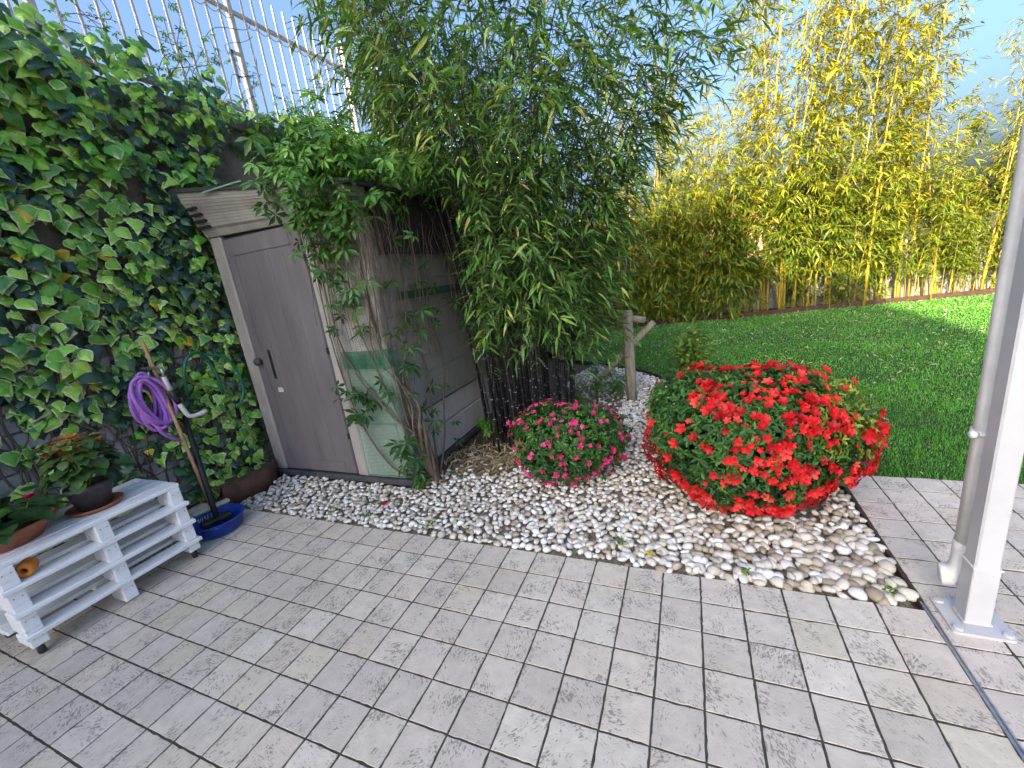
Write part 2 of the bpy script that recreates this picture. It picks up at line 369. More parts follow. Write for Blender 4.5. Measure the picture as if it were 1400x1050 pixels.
M['grass'] = leaf_mat('grass_blade', [(0, (.055, .17, .024)), (.5, (.11, .35, .042)), (.85, (.19, .46, .07)), (1, (.40, .52, .18))], .5, .3, .35)
M['dry'] = leaf_mat('dry_leaf', [(0, (.14, .085, .045)), (.4, (.30, .21, .11)), (.7, (.42, .36, .22)), (1, (.52, .50, .38))], .7, .15, .3)
M['begonia'] = leaf_mat('begonia_leaf', [(0, (.025, .07, .025)), (.5, (.06, .13, .03)), (.8, (.2, .19, .04)), (1, (.30, .09, .04))], .4, .2, .5)
M['rust'] = leaf_mat('rusty_flower', [(0, (.30, .05, .02)), (.5, (.50, .12, .03)), (1, (.60, .28, .08))], .6, .2, .3)
M['peach'] = surf('peach_render', (.55, .36, .25), (.62, .42, .3), 3, .9, .2)
M['render'] = surf('cream_render', (.50, .47, .42), (.58, .55, .5), 2, .9, .2)
M['roof'] = surf('clay_roof', (.22, .09, .05), (.35, .16, .1), 8, .9, .3)
M['glass'] = surf('window_glass', (.03, .035, .04), (.05, .055, .06), 2, .08, 0, spec=.6)

# ------------------------------------------------------------------ ground, patio, lawn, beds
def sheet(name, poly, z, mat, label, cat=None, parent=None):
    mb = MB(); mb.add([(x * T, y * T, z) for x, y in poly], [tuple(range(len(poly)))])
    o = mb.build(name, mat, parent)
    return setp(o, label, cat, kind='structure') if parent is None else o
g = 900.0 / T
sheet('ground', [(-g, -g), (g, -g), (g, g), (-g, g)], -0.062, M['ground'], 'bare earth stretching away beyond the garden walls')
LAWN = [(5.35, 9.0), (46, 9.0), (46, 57.6), (31.7, 55.6), (23.9, 54.2), (16.7, 53.2), (8.8, 51.5), (1.3, 50.5), (-5.9, 49.6), (-11.1, 46), (-14, 44), (-15, 36), (-13, 31), (-8.3, 28.8), (-4.4, 26.1), (-1.4, 22.6), (.5, 20.7), (3.2, 16), (4.7, 12)]
BACK = [(46, 57.6), (31.7, 55.6), (23.9, 54.2), (16.7, 53.2), (8.8, 51.5), (1.3, 50.5), (-5.9, 49.6), (-11.1, 46), (-14, 44), (-15, 36), (-13, 31)]
sheet('planting_bed', [(-23.2, 1.9), (46, 1.9), (46, 63), (-23.2, 63)], -0.030, M['soil'], 'brown soil of the planting beds along the walls')
sheet('lawn', LAWN, -0.012, M['turf'], 'green lawn between the gravel bed and the bamboo hedge')

# tiles: one mesh per variant, slightly uneven edges
def tile_tpl(seed, w=1.0, h=1.0):
    r = np.random.default_rng(seed); n = 7; gap = .0055; hw, hh = w * T / 2 - gap / 2 - .0011, h * T / 2 - gap / 2 - .0013
    per = []
    for k in range(4):
        for i in range(n):
            t = -1 + 2 * i / n; a, b = [(t, -1), (1, t), (-t, 1), (-1, -t)][k]
            q = r.normal(0, .0009, 2); per.append((a * hw + q[0], b * hh + q[1]))
    m = len(per); V = [(x, y, -.012) for x, y in per] + [(x, y, -.0010) for x, y in per] + [(x * .987, y * .987, 0) for x, y in per]
    Fs = [(i, (i + 1) % m, m + (i + 1) % m, m + i) for i in range(m)] + [(m + i, m + (i + 1) % m, 2 * m + (i + 1) % m, 2 * m + i) for i in range(m)] + [tuple(range(2 * m, 3 * m))]
    return Tpl(V, Fs)
patio = sheet('patio', [(-23.2, -30), (40, -30), (40, 9), (5.02, 9), (5.02, 2.0), (-23.2, 2.0)], -0.0026, M['joint'], 'patio of small square speckled stoneware tiles with dark joints')
ttp = [tile_tpl(k) for k in range(6)]
tmesh = [t.mesh('tile', .5, False) for t in ttp]
for m_ in tmesh: m_.materials.append(M['tile'])
cells = [(i + .5, j + .5) for i in range(-23, 5) for j in range(-16, 2)] + [(i + .5 + .07, j + .5) for i in range(5, 20) for j in range(-16, 9)]
cells = np.array(cells); P = np.c_[cells * T, np.zeros(len(cells))]
x, y, z = project(P); vis = (z > .2) & (x > -60) & (x < 1460) & (y > 0) & (y < 1110)
score = np.where(vis, 1 / np.maximum(z, .2), 0); order = np.argsort(-score)
tints = [(0.565, 0.501, 0.438), (0.586, 0.519, 0.446), (0.535, 0.474, 0.415), (0.570, 0.496, 0.419), (0.565, 0.501, 0.407), (0.545, 0.483, 0.423), (0.605, 0.542, 0.470)]
warm = [(.575, .505, .44), (.57, .51, .45), (.555, .49, .43), (.575, .525, .455)]
def tint(c):
    w = max(0, 1 - abs(c[1] - 1.2) / 3.0) * (.85 if -6 < c[0] < 5 else .35)
    t = random.choice(warm) if random.random() < w else random.choice(tints)
    if c[0] > 5: t = random.choice([(0.575, 0.496, 0.438), (0.586, 0.510, 0.443), (0.554, 0.483, 0.427), (0.575, 0.505, 0.419)])
    k = random.uniform(.95, 1.05); return (t[0] * k, t[1] * k, t[2] * k, 1)
rest = []
for rank, i in enumerate(order):
    if rank < 300 and score[i] > 0:
        o = bpy.data.objects.new('tile', tmesh[random.randrange(6)]); COL.objects.link(o); o.parent = patio
        o.location = (P[i][0], P[i][1], random.gauss(0, .0006)); o.rotation_euler = (random.gauss(0, .003), random.gauss(0, .003), random.choice([0, 1, 2, 3]) * math.pi / 2)
        o.color = tint(cells[i])
    else: rest.append(i)
rest = np.array(rest)
o = put('tiles_beyond', joined('tiles_beyond', ttp, rng.integers(0, 6, len(rest)), np.tile(np.eye(3), (len(rest), 1, 1)), P[rest], np.full(len(rest), .5), False), patio, M['tile'], kind='stuff'); o.color = (.56, .50, .44, 1)

# gravel bed
GRAV = [(-20.6, 2.05), (4.85, 2.05), (4.9, 9.0), (4.3, 12), (2.9, 16), (.3, 20.4), (-1.6, 22.3), (-4.6, 25.8), (-8.4, 28.4), (-9.6, 22), (-6.4, 17), (-7.3, 13), (-9.5, 9.2), (-11.6, 8.6), (-12.2, 5.2), (-21.4, 5.2), (-20.8, 3)]
gravel = sheet('gravel_bed', GRAV, -0.022, M['grit'], 'bed of white and beige rounded pebbles beside the patio')
def ico():
    import bmesh
    bm = bmesh.new(); bmesh.ops.create_icosphere(bm, subdivisions=2, radius=1.0)
    V = np.array([v.co[:] for v in bm.verts]); Fs = [tuple(v.index for v in f.verts) for f in bm.faces]; bm.free(); return V, Fs
def ico1():
    import bmesh
    bm = bmesh.new(); bmesh.ops.create_icosphere(bm, subdivisions=1, radius=1.0)
    V = np.array([v.co[:] for v in bm.verts]); Fs = [tuple(v.index for v in f.verts) for f in bm.faces]; bm.free(); return V, Fs
IV, IF = ico(); JV, JF = ico1()
def pebble_tpl(seed, V0, F0):
    r = np.random.default_rng(seed); A = r.normal(size=(3, 3)); V = V0.copy(); d = 1 + .16 * np.sin(V0 @ A[0] * 1.3 + 1) + .12 * np.sin(V0 @ A[1] * 1.7) + .08 * np.sin(V0 @ A[2] * 2.4 + 2)
    V = V * d[:, None] * np.array([1.0, r.uniform(.62, .85), r.uniform(.42, .6)]); return Tpl(V, F0)
ptp = [pebble_tpl(100 + k, IV, IF) for k in range(10)]
# the bed is filled by dart throwing on a jittered lattice, two layers
def pebble_field(step, zoff, jit, smin, smax, seed):
    r = np.random.default_rng(seed); xs = np.arange(-21.5, 5.2, step); ys = np.arange(2.0, 28.6, step)
    X, Y = np.meshgrid(xs, ys); X = X + (np.arange(len(ys)) % 2)[:, None] * step / 2
    X = X.ravel() + r.normal(0, jit, X.size); Y = Y.ravel() + r.normal(0, jit, Y.size)
    k = inside(X, Y, GRAV); X, Y = X[k], Y[k]
    # bare soil and leaf litter round the bamboo and under the bushes
    bare = (np.hypot((X + 10.2) / 2.2, (Y - 8.3) / 1.8) < 1) & (r.random(len(X)) < .85)
    bare |= (np.hypot((X + 6.5) / 2.2, (Y - 17) / 5) < 1) & (r.random(len(X)) < .7)
    bare |= (np.hypot((X - 1.9) / 2.3, (Y - 7.2) / 1.9) < 1) & (r.random(len(X)) < .9)
    X, Y = X[~bare], Y[~bare]; n = len(X)
    big = np.clip((X + 4) / 9, 0, 1) * np.clip((9 - Y) / 6, 0, 1)          # larger stones towards the corner by the post
    s = r.uniform(smin, smax, n) * (1 + .38 * big)
    return np.c_[X * T, Y * T, zoff + r.normal(0, .0035, n)], s
Pa, sa = pebble_field(.25, .002, .055, .0165, .0285, 1); Pb, sb = pebble_field(.34, -.012, .09, .017, .027, 2)
k = rng.random(len(Pa)) < .93; Pa, sa = Pa[k], sa[k]
P = np.r_[Pa, Pb]; s = np.r_[sa, sb]; n = len(P)
an = U(0, 2 * math.pi, n); tl = rng.normal(0, .25, (n, 2))
Rz = np.zeros((n, 3, 3)); Rz[:, 0, 0] = np.cos(an); Rz[:, 0, 1] = -np.sin(an); Rz[:, 1, 0] = np.sin(an); Rz[:, 1, 1] = np.cos(an); Rz[:, 2, 2] = 1
Rx = np.zeros((n, 3, 3)); Rx[:, 0, 0] = 1; Rx[:, 1, 1] = np.cos(tl[:, 0]); Rx[:, 1, 2] = -np.sin(tl[:, 0]); Rx[:, 2, 1] = np.sin(tl[:, 0]); Rx[:, 2, 2] = np.cos(tl[:, 0])
R = np.einsum('nij,njk->nik', Rz, Rx) * s[:, None, None]
ptone = np.clip(rng.beta(2.2, 1.5, n), 0, .999); ptone = np.where(rng.random(n) < .12, ptone * .35, ptone)
wm = np.clip((P[:, 0] / T + 2) / 6, 0, 1) * .22; ptone = np.clip(ptone - wm, 0, .999)
x, y, z = project(P)
sc = s / np.maximum(z, .1); sc[len(Pa):] *= .2
# coarse copies far off save triangles
dist = np.linalg.norm(P - CAM * T, axis=1)
ptp2 = ptp + [pebble_tpl(200 + k, JV, JF) for k in range(10)]
which = rng.integers(0, 10, n); which = np.where((dist > 2.9) | (np.arange(n) >= len(Pa)), which + 10, which)
scatter('pebble', 'pebbles', gravel, ptp2, which, R, P, ptone, [M['pebble']], 300, sc, smooth=True, ntone=8)

# grass blades
bt = [Tpl([(-.5, 0, 0), (.5, 0, 0), (-.38, .25, .5), (.38, .25, .5), (0, .62, .92)], [(0, 1, 3, 2), (2, 3, 4)]),
      Tpl([(-.5, 0, 0), (.5, 0, 0), (-.42, .1, .45), (.42, .1, .45), (0, .2, 1.0)], [(0, 1, 3, 2), (2, 3, 4)])]
Q = []
for (ya, yb, den) in ((9, 14, 330), (14, 22, 210), (22, 34, 120), (34, 58, 62)):
    m = int((yb - ya) * 61 * den * .8); X = U(-15, 46, m); Y = U(ya, yb, m); k = inside(X, Y, LAWN)
    X, Y = X[k], Y[k]; px, py, pz = project(np.c_[X * T, Y * T, 0 * X]); k = (px > -120) & (px < 1520); Q.append(np.c_[X[k], Y[k]])
Q = np.concatenate(Q); n = len(Q); d = np.linalg.norm(Q - CAM[:2], axis=1)
wdt = .0032 * np.clip(d / 17, 1, 4) * U(.7, 1.5, n); hgt = U(.012, .030, n) * (1 + .25 * np.sin(Q[:, 0] * 1.1) * np.sin(Q[:, 1] * .9))
an = U(0, 2 * math.pi, n); R = np.zeros((n, 3, 3)); ln = U(.3, 1.3, n) * hgt
R[:, 0, 0] = np.cos(an) * wdt; R[:, 1, 0] = np.sin(an) * wdt; R[:, 0, 1] = -np.sin(an) * ln; R[:, 1, 1] = np.cos(an) * ln; R[:, 2, 2] = hgt
patch = .5 + .22 * np.sin(Q[:, 0] * .55 + 1.2 * np.sin(Q[:, 1] * .4)) + .15 * np.sin(Q[:, 1] * .9 + Q[:, 0] * .35)
gt = np.clip(.25 + .35 * patch + rng.normal(0, .2, n), 0, 1)
o = put('grass', joined('grass', bt, rng.integers(0, 2, n), R, np.c_[Q * T, np.full(n, -.013)], gt), None, M['grass'], kind='stuff'); setp(o, 'short green grass blades covering the lawn', 'grass')
# small dry leaves lying about
def bamboo_leaf(fold=.12, droop=.35, w=.075):
    return Tpl([(0, 0, 0), (-w * .8, .22, fold * .3), (w * .8, .22, fold * .3), (0, .3, -.01), (-w, .5, -droop * .22 + fold * .3), (w, .5, -droop * .22 + fold * .3), (0, .6, -droop * .3), (0, 1.0, -droop)],
               [(0, 3, 1), (0, 2, 3), (1, 3, 6, 4), (3, 2, 5, 6), (4, 6, 7), (6, 5, 7)])
blt = [bamboo_leaf(.12, .3), bamboo_leaf(.08, .12, .06), bamboo_leaf(.16, .5, .085), bamboo_leaf(.05, .02, .07)]
def litter(name, X, Y, z, smin, smax, label, wide=1.0, tone=(0, 1)):
    n = len(X); tip = np.c_[rng.normal(size=n), rng.normal(size=n), rng.normal(0, .25, n)]; nr = np.c_[rng.normal(0, .35, n), rng.normal(0, .35, n), np.ones(n)]
    R = frames(tip, nr, U(smin, smax, n)); R[:, :, 0] *= wide
    o = put(name, joined(name, blt, rng.integers(0, 4, n), R, np.c_[X * T, Y * T, z + U(0, .006, n)], U(*tone, n)), None, M['dry'], kind='stuff'); return setp(o, label, 'leaves')
m = 3600; X = U(-14, 40, m); Y = 9 + 47 * U(0, 1, m) ** .8; k = inside(X, Y, LAWN) & (rng.random(m) < np.where(Y > 20, 1, .45)); X, Y = X[k], Y[k]
litter('fallen_leaves', X, Y, .022, .03, .075, 'pale dry bamboo leaves scattered over the lawn', 1.5, (.45, 1))
m = 1500; a = U(0, 6.283, m); r_ = np.sqrt(U(0, 1, m)); X = np.r_[-10.0 + 2.4 * r_[:700] * np.cos(a[:700]), -7.2 + 2.6 * r_[700:] * np.cos(a[700:])]; Y = np.r_[8.6 + 1.9 * r_[:700] * np.sin(a[:700]), 16.5 + 6.2 * r_[700:] * np.sin(a[700:])]
litter('leaf_litter', X, Y, .0, .05, .11, 'brown dead leaves heaped round the foot of the black bamboo')
m = 900; X = U(-14, 44, m); Y = np.interp(X, [-14, -5.9, 8.8, 31.7, 46], [44, 49.6, 51.5, 55.6, 57.6]) + U(.4, 4.5, m)
litter('hedge_litter', X, Y, -.02, .08, .16, 'tan dead leaves under the bamboo hedge', 1.6)

# edgings
def strip(name, pts, h0, h1, w, mat, label, cat='edging'):
    mb = MB(); pts = curve_pts(np.array(pts, float), len(pts) * 6) * T; tg = np.gradient(pts, axis=0); tg /= np.linalg.norm(tg, axis=1, keepdims=True); nn = np.c_[-tg[:, 1], tg[:, 0]] * w / 2
    n = len(pts); L_, R_ = pts + nn, pts - nn; V = []
    for q, zz in ((L_, h0), (L_, h1), (R_, h1), (R_, h0)): V += [(p[0], p[1], zz) for p in q]
    Fs = []
    for a in range(4):
        b = (a + 1) % 4
        for i in range(n - 1): Fs.append((a * n + i, a * n + i + 1, b * n + i + 1, b * n + i))
    Fs += [(0, n, 2 * n, 3 * n), (n - 1, 4 * n - 1, 3 * n - 1, 2 * n - 1)]
    mb.add(V, Fs); return setp(mb.build(name, mat), label, cat)
strip('lawn_edging', BACK, -.03, .085, .035, M['corten'], 'low rust brown metal edging along the back of the lawn')
strip('lawn_edging', [(4.95, 9.0), (4.5, 12), (3.0, 16), (.4, 20.55), (-1.5, 22.45), (-4.5, 26), (-8.35, 28.6), (-13, 31)], -.03, .028, .014, M['edging'], 'thin black edging strip between white gravel and lawn')
strip('patio_edging', [(5.0, 2.1), (5.0, 4), (5.0, 6.5), (5.0, 9.05)], -.03, .004, .012, M['corten'], 'thin rusty strip between gravel and the tiles by the post')
mb = MB(); mb.box((5.0 * T - .003, -24 * T, -.004), (5.0 * T + .003, 2.25 * T, .0042)); mb.box((5.0 * T + .009, -24 * T, -.004), (5.0 * T + .014, 2.25 * T, .0042)); mb.box((5.0 * T + .003, -24 * T, -.006), (5.0 * T + .009, 2.25 * T, .0012))
setp(mb.build('floor_joint_profile', M['steel']), 'narrow metal expansion profile set into the tiles below the post', 'profile')

# ------------------------------------------------------------------ walls and fence
WX = -23.2; WTOP = 18.7
wall = thing('retaining_wall', (WX - .8, 20, 0), 'tall pale block wall with concrete top behind the ivy', 'wall')
MB().box(((WX - 1.6) * T, -34 * T, -.06), ((WX - .12) * T, 63 * T, WTOP * T)).build('wall_core', M['concrete'], wall)
mb = MB(); mb.box(((WX - 1.75) * T, -34 * T, (WTOP) * T + .001), ((WX + .12) * T, 63 * T, (WTOP + .75) * T), .01); mb.build('coping', M['concrete'], wall)
bl = []
for k in range(3):
    b = MB(); b.box((-.09, -1.47 * T, .004), (0, 1.47 * T, .72 * T - .004), .008, jit=.0015); me_o = b.build('block', M['block'], wall); bl.append(me_o.data); bpy.data.objects.remove(me_o)
base_inv = Matrix.Translation(-wall.location)
for row in range(11):
    for c in range(-4, 4):
        yy = c * 3.0 + (1.5 if row % 2 else 0)
        o = bpy.data.objects.new('block', bl[(row * 7 + c) % 3]); COL.objects.link(o); o.parent = wall; o.matrix_parent_inverse = base_inv
        o.location = (WX * T + random.uniform(-.004, .006), yy * T, row * .72 * T)
bw = thing('boundary_wall', (14, 60.5, 0), 'low grey rendered wall with white coping behind the bamboo hedge', 'wall')
ya, yb = 57.0, 61.0
mb = MB(); mb.add([((x_) * T, y_ * T, z_) for x_, y_ in ((-23, 54.5), (46, 61.5), (46, 63), (-23, 56)) for z_ in (-.06, 6.2 * T)], [(0, 2, 3, 1), (2, 4, 5, 3), (4, 6, 7, 5), (6, 0, 1, 7), (1, 3, 5, 7)]); mb.build('wall', M['backwall'], bw)
mb = MB(); mb.add([((x_) * T, y_ * T, z_) for x_, y_ in ((-23, 54.2), (46, 61.2), (46, 63.2), (-23, 56.2)) for z_ in (6.2 * T + .002, 6.9 * T)], [(0, 2, 3, 1), (2, 4, 5, 3), (4, 6, 7, 5), (6, 0, 1, 7), (1, 3, 5, 7), (0, 6, 4, 2)]); mb.build('coping', M['coping'], bw)

fence = thing('metal_fence', (WX - .8, 12, WTOP + .75), 'cream painted metal bar fence standing on the ivy covered wall', 'fence')
FZ = WTOP + .75; RZ = 25.0
FX = WX - .05
MB().box(((FX - .09) * T, -20 * T, (RZ - .11) * T), ((FX + .09) * T, 60 * T, (RZ + .11) * T), .003).build('top_rail', M['fence'], fence)
MB().box(((FX - .09) * T, -20 * T, (FZ + .35) * T), ((FX + .09) * T, 60 * T, (FZ + .55) * T), .003).build('bottom_rail', M['fence'], fence)
bm_ = MB().box((-.0085, -.0085, 0), (.0085, .0085, (26.45 - FZ - .3) * T), .002); bo = bm_.build('bar', M['fence'], fence); barme = bo.data; bpy.data.objects.remove(bo)
ar = MB(); ar.tube([(0, .062 * math.cos(a), -.062 * math.sin(a)) for a in np.linspace(0, math.pi, 9)], .004, 5); ao = ar.build('arc', M['fence'], fence); arcme = ao.data; bpy.data.objects.remove(ao)
binv = Matrix.Translation(-fence.location)
kbar = 0
posts_y = [-15.7, -6.7, 2.3, 11.3, 20.3, 29.3, 38.3, 47.3, 56.3]
yy = -12.7
while yy < 58:
    if min(abs(yy - p) for p in posts_y) > .3:
        o = bpy.data.objects.new('bar', barme); COL.objects.link(o); o.parent = fence; o.matrix_parent_inverse = binv; o.location = ((FX + .16) * T, yy * T, (FZ + .3) * T)
        if yy < 30:
            o = bpy.data.objects.new('arc', arcme); COL.objects.link(o); o.parent = fence; o.matrix_parent_inverse = binv; o.location = ((FX + .16) * T, (yy + .375) * T, (RZ - .15) * T)
    yy += .75
for py_ in posts_y:
    MB().box(((FX - .14) * T, (py_ - .14) * T, FZ * T - .01), ((FX + .14) * T, (py_ + .14) * T, 26.9 * T), .004).build('post', M['fence'], fence)
    b = MB(); b.box(((FX + .1) * T, (py_ - .75) * T, 21.3 * T), ((FX + .16) * T, (py_ - .55) * T, 22.9 * T)); b.box(((FX + .1) * T, (py_ - .75) * T, 22.7 * T), ((FX + .16) * T, (py_ - .14) * T, 22.9 * T)); b.build('bracket', M['fence'], fence)

# unseen house added behind the photographer, placed and stepped to shade patio and lawn
HB = -90.0                       # its garden front, in tiles (15 m)
house = thing('house', (-28, HB - 20, 0), 'unseen cream stepped house added behind the patio to cast shade', 'house')
MB().box((-45 * T, (HB - 50) * T, -.06), (-25.0 * T, HB * T, 10.6)).build('tall_shade_wing', M['render'], house)
MB().box((-24.99 * T, (HB - 50) * T, -.06), (-11.6 * T, HB * T, 9.3)).build('low_shade_wing', M['render'], house)
MB().box((-45.5 * T, (HB - 51) * T, 10.601), (-24.7 * T, (HB + 1) * T, 10.7)).build('roof', M['roof'], house)
MB().box((-24.69 * T, (HB - 51) * T, 9.301), (-11.4 * T, (HB + 1) * T, 9.4)).build('roof', M['roof'], house)
for (xa, xb, za, zb, nm) in [(x_, x_ + 4.5, z_, z_ + 1.4, 'window') for x_ in (-43, -34, -23, -18) for z_ in (3.9, 6.4)] + [(-40, -34, .0, 2.3, 'door'), (-22, -16, .9, 2.3, 'window')]:
    f_ = MB().box((xa * T, HB * T - .02, za), (xb * T, HB * T + .03, zb)).build(nm, M['coping'], house)
    MB().box((xa * T + .07, HB * T + .031, za + .07), ((xa + xb) / 2 * T - .03, HB * T + .036, zb - .07)).build('pane', M['glass'], f_)
    MB().box(((xa + xb) / 2 * T + .03, HB * T + .031, za + .07), (xb * T - .07, HB * T + .036, zb - .07)).build('pane', M['glass'], f_)
nb = thing('neighbour_house', (12, 120, 0), 'peach rendered house glimpsed beyond the bamboo hedge', 'house')
MB().box((4 * T, 110 * T, -.06), (20 * T, 135 * T, 2.2)).build('wall', M['peach'], nb)
mb = MB(); mb.add([(x_ * T, y_ * T, z_) for x_, y_, z_ in ((3, 109, 2.2), (21, 109, 2.2), (21, 136, 2.2), (3, 136, 2.2), (12, 109, 2.8), (12, 136, 2.8))], [(0, 1, 4), (1, 2, 5, 4), (2, 3, 5), (3, 0, 4, 5), (0, 3, 2, 1)]); mb.build('roof', M['roof'], nb)
for xa in (6, 11, 16): MB().box((xa * T, 110 * T - .03, 1.0), ((xa + 2.2) * T, 110 * T + .02, 1.9)).build('window', M['glass'], nb)

# ------------------------------------------------------------------ shed
shed = thing('garden_shed', (-17, 10.5, 0), 'taupe and beige plastic garden shed draped in creeper and netting', 'shed')
SX0, SX1, SY0, SY1 = -21.5, -12.4, 5.3, 16.0
t = lambda *a: tuple(v * T for v in a)
MB().box(t(SX0 - .05, SY0 - .12, 0.0), t(SX1 + .12, SY1 + .05, .32), .01).build('base', M['shed_base'], shed)
MB().box(t(SX0, SY0 + .25, .33), t(SX0 + .3, SY1, 13.6), .01).build('side_wall', M['shed_wall'], shed)
MB().box(t(SX0 + .31, SY1 - .3, .33), t(SX1 - .3, SY1, 13.0), .01).build('rear_wall', M['shed_wall'], shed)
side = MB().box(t(SX1 - .3, SY0 + .31, .33), t(SX1 - .1, SY1 - .31, 12.6)).build('side_wall', M['shed_wall'], shed)
for k in range(8):                                           # horizontal boards with recessed joints
    z0 = .36 + k * 1.52
    MB().box(t(SX1 - .099, SY0 + .62, z0), t(SX1 + .02, SY1 - .3, z0 + 1.44), .012).build('plank', M['shed_wall'], side)
MB().box(t(SX1 - .35, SY0 - .02, .33), t(SX1 + .05, SY0 + .6, 12.55), .035).build('corner_post', M['shed_wall'], shed)
MB().box(t(SX0, SY0 - .04, .33), t(-20.72, SY0 + .24, 12.6), .012).build('door_frame', M['shed_frame'], shed)
MB().box(t(-15.62, SY0 - .04, .33), t(-15.0, SY0 + .24, 12.4), .012).build('door_frame', M['shed_frame'], shed)
MB().box(t(-14.99, SY0 + .02, .33), t(SX1 - .36, SY0 + .22, 12.4), .01).build('front_panel', M['shed_wall'], shed)
MB().box(t(-20.70, SY0 + .16, .33), t(-15.63, SY0 + .24, 12.5)).build('door_reveal', M['shed_base'], shed)
# door: raised rails round a sunk field
dmb = MB(); dmb.box(t(-20.62, SY0 + .03, .4), t(-15.70, SY0 + .12, 12.4), .01)
door = dmb.build('door', M['shed_door'], shed)
for (a, b, c, d) in ((-20.60, .42, -20.15, 12.38), (-16.35, .42, -15.72, 12.38), (-20.14, 11.6, -16.36, 12.38), (-20.14, .42, -16.36, 1.0)):
    MB().box(t(a, SY0 - .015, b), t(c, SY0 + .0295, d), .012).build('door_rail', M['shed_door'], door)
for xx in (-19.2, -18.25, -17.3):
    MB().box(t(xx - .38, SY0 + .012, 1.2), t(xx + .38, SY0 + .0293, 11.4), .006).build('door_panel', M['shed_door'], door)
MB().box(t(-19.85, SY0 - .03, 5.1), t(-19.3, SY0 + .008, 7.5), .02).build('handle_plate', M['shed_door'], door)
MB().box(t(-19.68, SY0 - .035, 5.5), t(-19.47, SY0 - .028, 7.0), .0).build('handle_slot', M['black_p'], door)
MB().box(t(-19.64, SY0 - .05, 4.78), t(-19.30, SY0 + .0, 5.02), .005).build('latch', M['plastic_pipe'], door)
MB().lathe([(0, 0), (.02, 0), (.02, .012), (.033, .02), (.036, .035), (.028, .05), (0, .054)], t(-20.35, SY0 - .02, 6.45), 16, axis=(0, -1, 0)).build('knob', M['shed_base'], door)
for zz in (2.3, 6.6, 10.8): MB().box(t(-15.72, SY0 - .06, zz), t(-15.55, SY0 - .04, zz + .3), .004).build('hinge', M['black_p'], door)
# pent roof: sloping fascia with ribs, louvres and a dark sheet
fx0, fx1 = -21.5, -12.0
zl = lambda x_: 14.55 + (x_ - fx0) * (13.15 - 14.55) / (fx1 - fx0)
zb_ = lambda x_: 12.62 + (x_ - fx0) * (12.3 - 12.62) / (fx1 - fx0)
fa = MB(); n = 12; xs = np.linspace(fx0, fx1, n)
prof = [(0, 5.2), (.16, 5.05), (.22, 4.92), (.5, 4.78), (.8, 4.5), (1.0, 4.42)]
V = []; Fs = []
for x_ in xs:
    for (u, y_) in prof: V.append(t(x_, y_, zb_(x_) + u * (zl(x_) - zb_(x_))))
    V.append(t(x_, 5.6, zl(x_))); V.append(t(x_, 5.6, zb_(x_)))
m = len(prof) + 2
for i in range(n - 1):
    for j in range(m): Fs.append((i * m + j, (i + 1) * m + j, (i + 1) * m + (j + 1) % m, i * m + (j + 1) % m))
Fs += [tuple(range(m)), tuple((n - 1) * m + j for j in range(m))[::-1]]
fas = fa.add(V, Fs).build('fascia', M['shed_frame'], shed)
for k in range(9):
    u = .30 + k * .075; y_ = np.interp(u, [p[0] for p in prof], [p[1] for p in prof]); mb = MB()
    mb.tube([t(x_, y_ - .012, zb_(x_) + u * (zl(x_) - zb_(x_))) for x_ in xs], .0018, 5); mb.build('rib', M['shed_frame'], fas)
for k in range(4):
    z0 = 12.95 + k * .27; MB().box(t(-21.35, 4.72 - k * .08, z0), t(-20.55 - k * .05, 5.0 - k * .08, z0 + .1), .003).build('louvre', M['black_p'], fas)
rf = MB(); V = [t(x_, y_, zl(x_) + dz) for x_, y_ in ((-21.7, 4.3), (-11.6, 4.3), (-11.6, 16.6), (-21.7, 16.6)) for dz in (.004, .16)]
rf.add(V, [(0, 2, 3, 1), (2, 4, 5, 3), (4, 6, 7, 5), (6, 0, 1, 7), (1, 3, 5, 7), (0, 6, 4, 2)]); roof = rf.build('roof', M['tarp'], shed)
rf = MB(); V = [t(-11.95, y_, z_) for y_ in (5.9, 16.4) for z_ in (10.6, zl(-12) - .02)] + [t(-12.3, y_, z_) for y_ in (5.9, 16.4) for z_ in (10.6, zl(-12) - .02)]
rf.add(V, [(0, 2, 3, 1), (4, 5, 7, 6), (0, 4, 6, 2), (1, 3, 7, 5), (0, 1, 5, 4), (2, 6, 7, 3)]); rf.build('roof_skirt', M['tarp'], shed)
MB().box(t(-19.6, 4.24, 14.16), t(-17.0, 4.29, 14.22)).build('roof_trim', M['net_green'], roof)

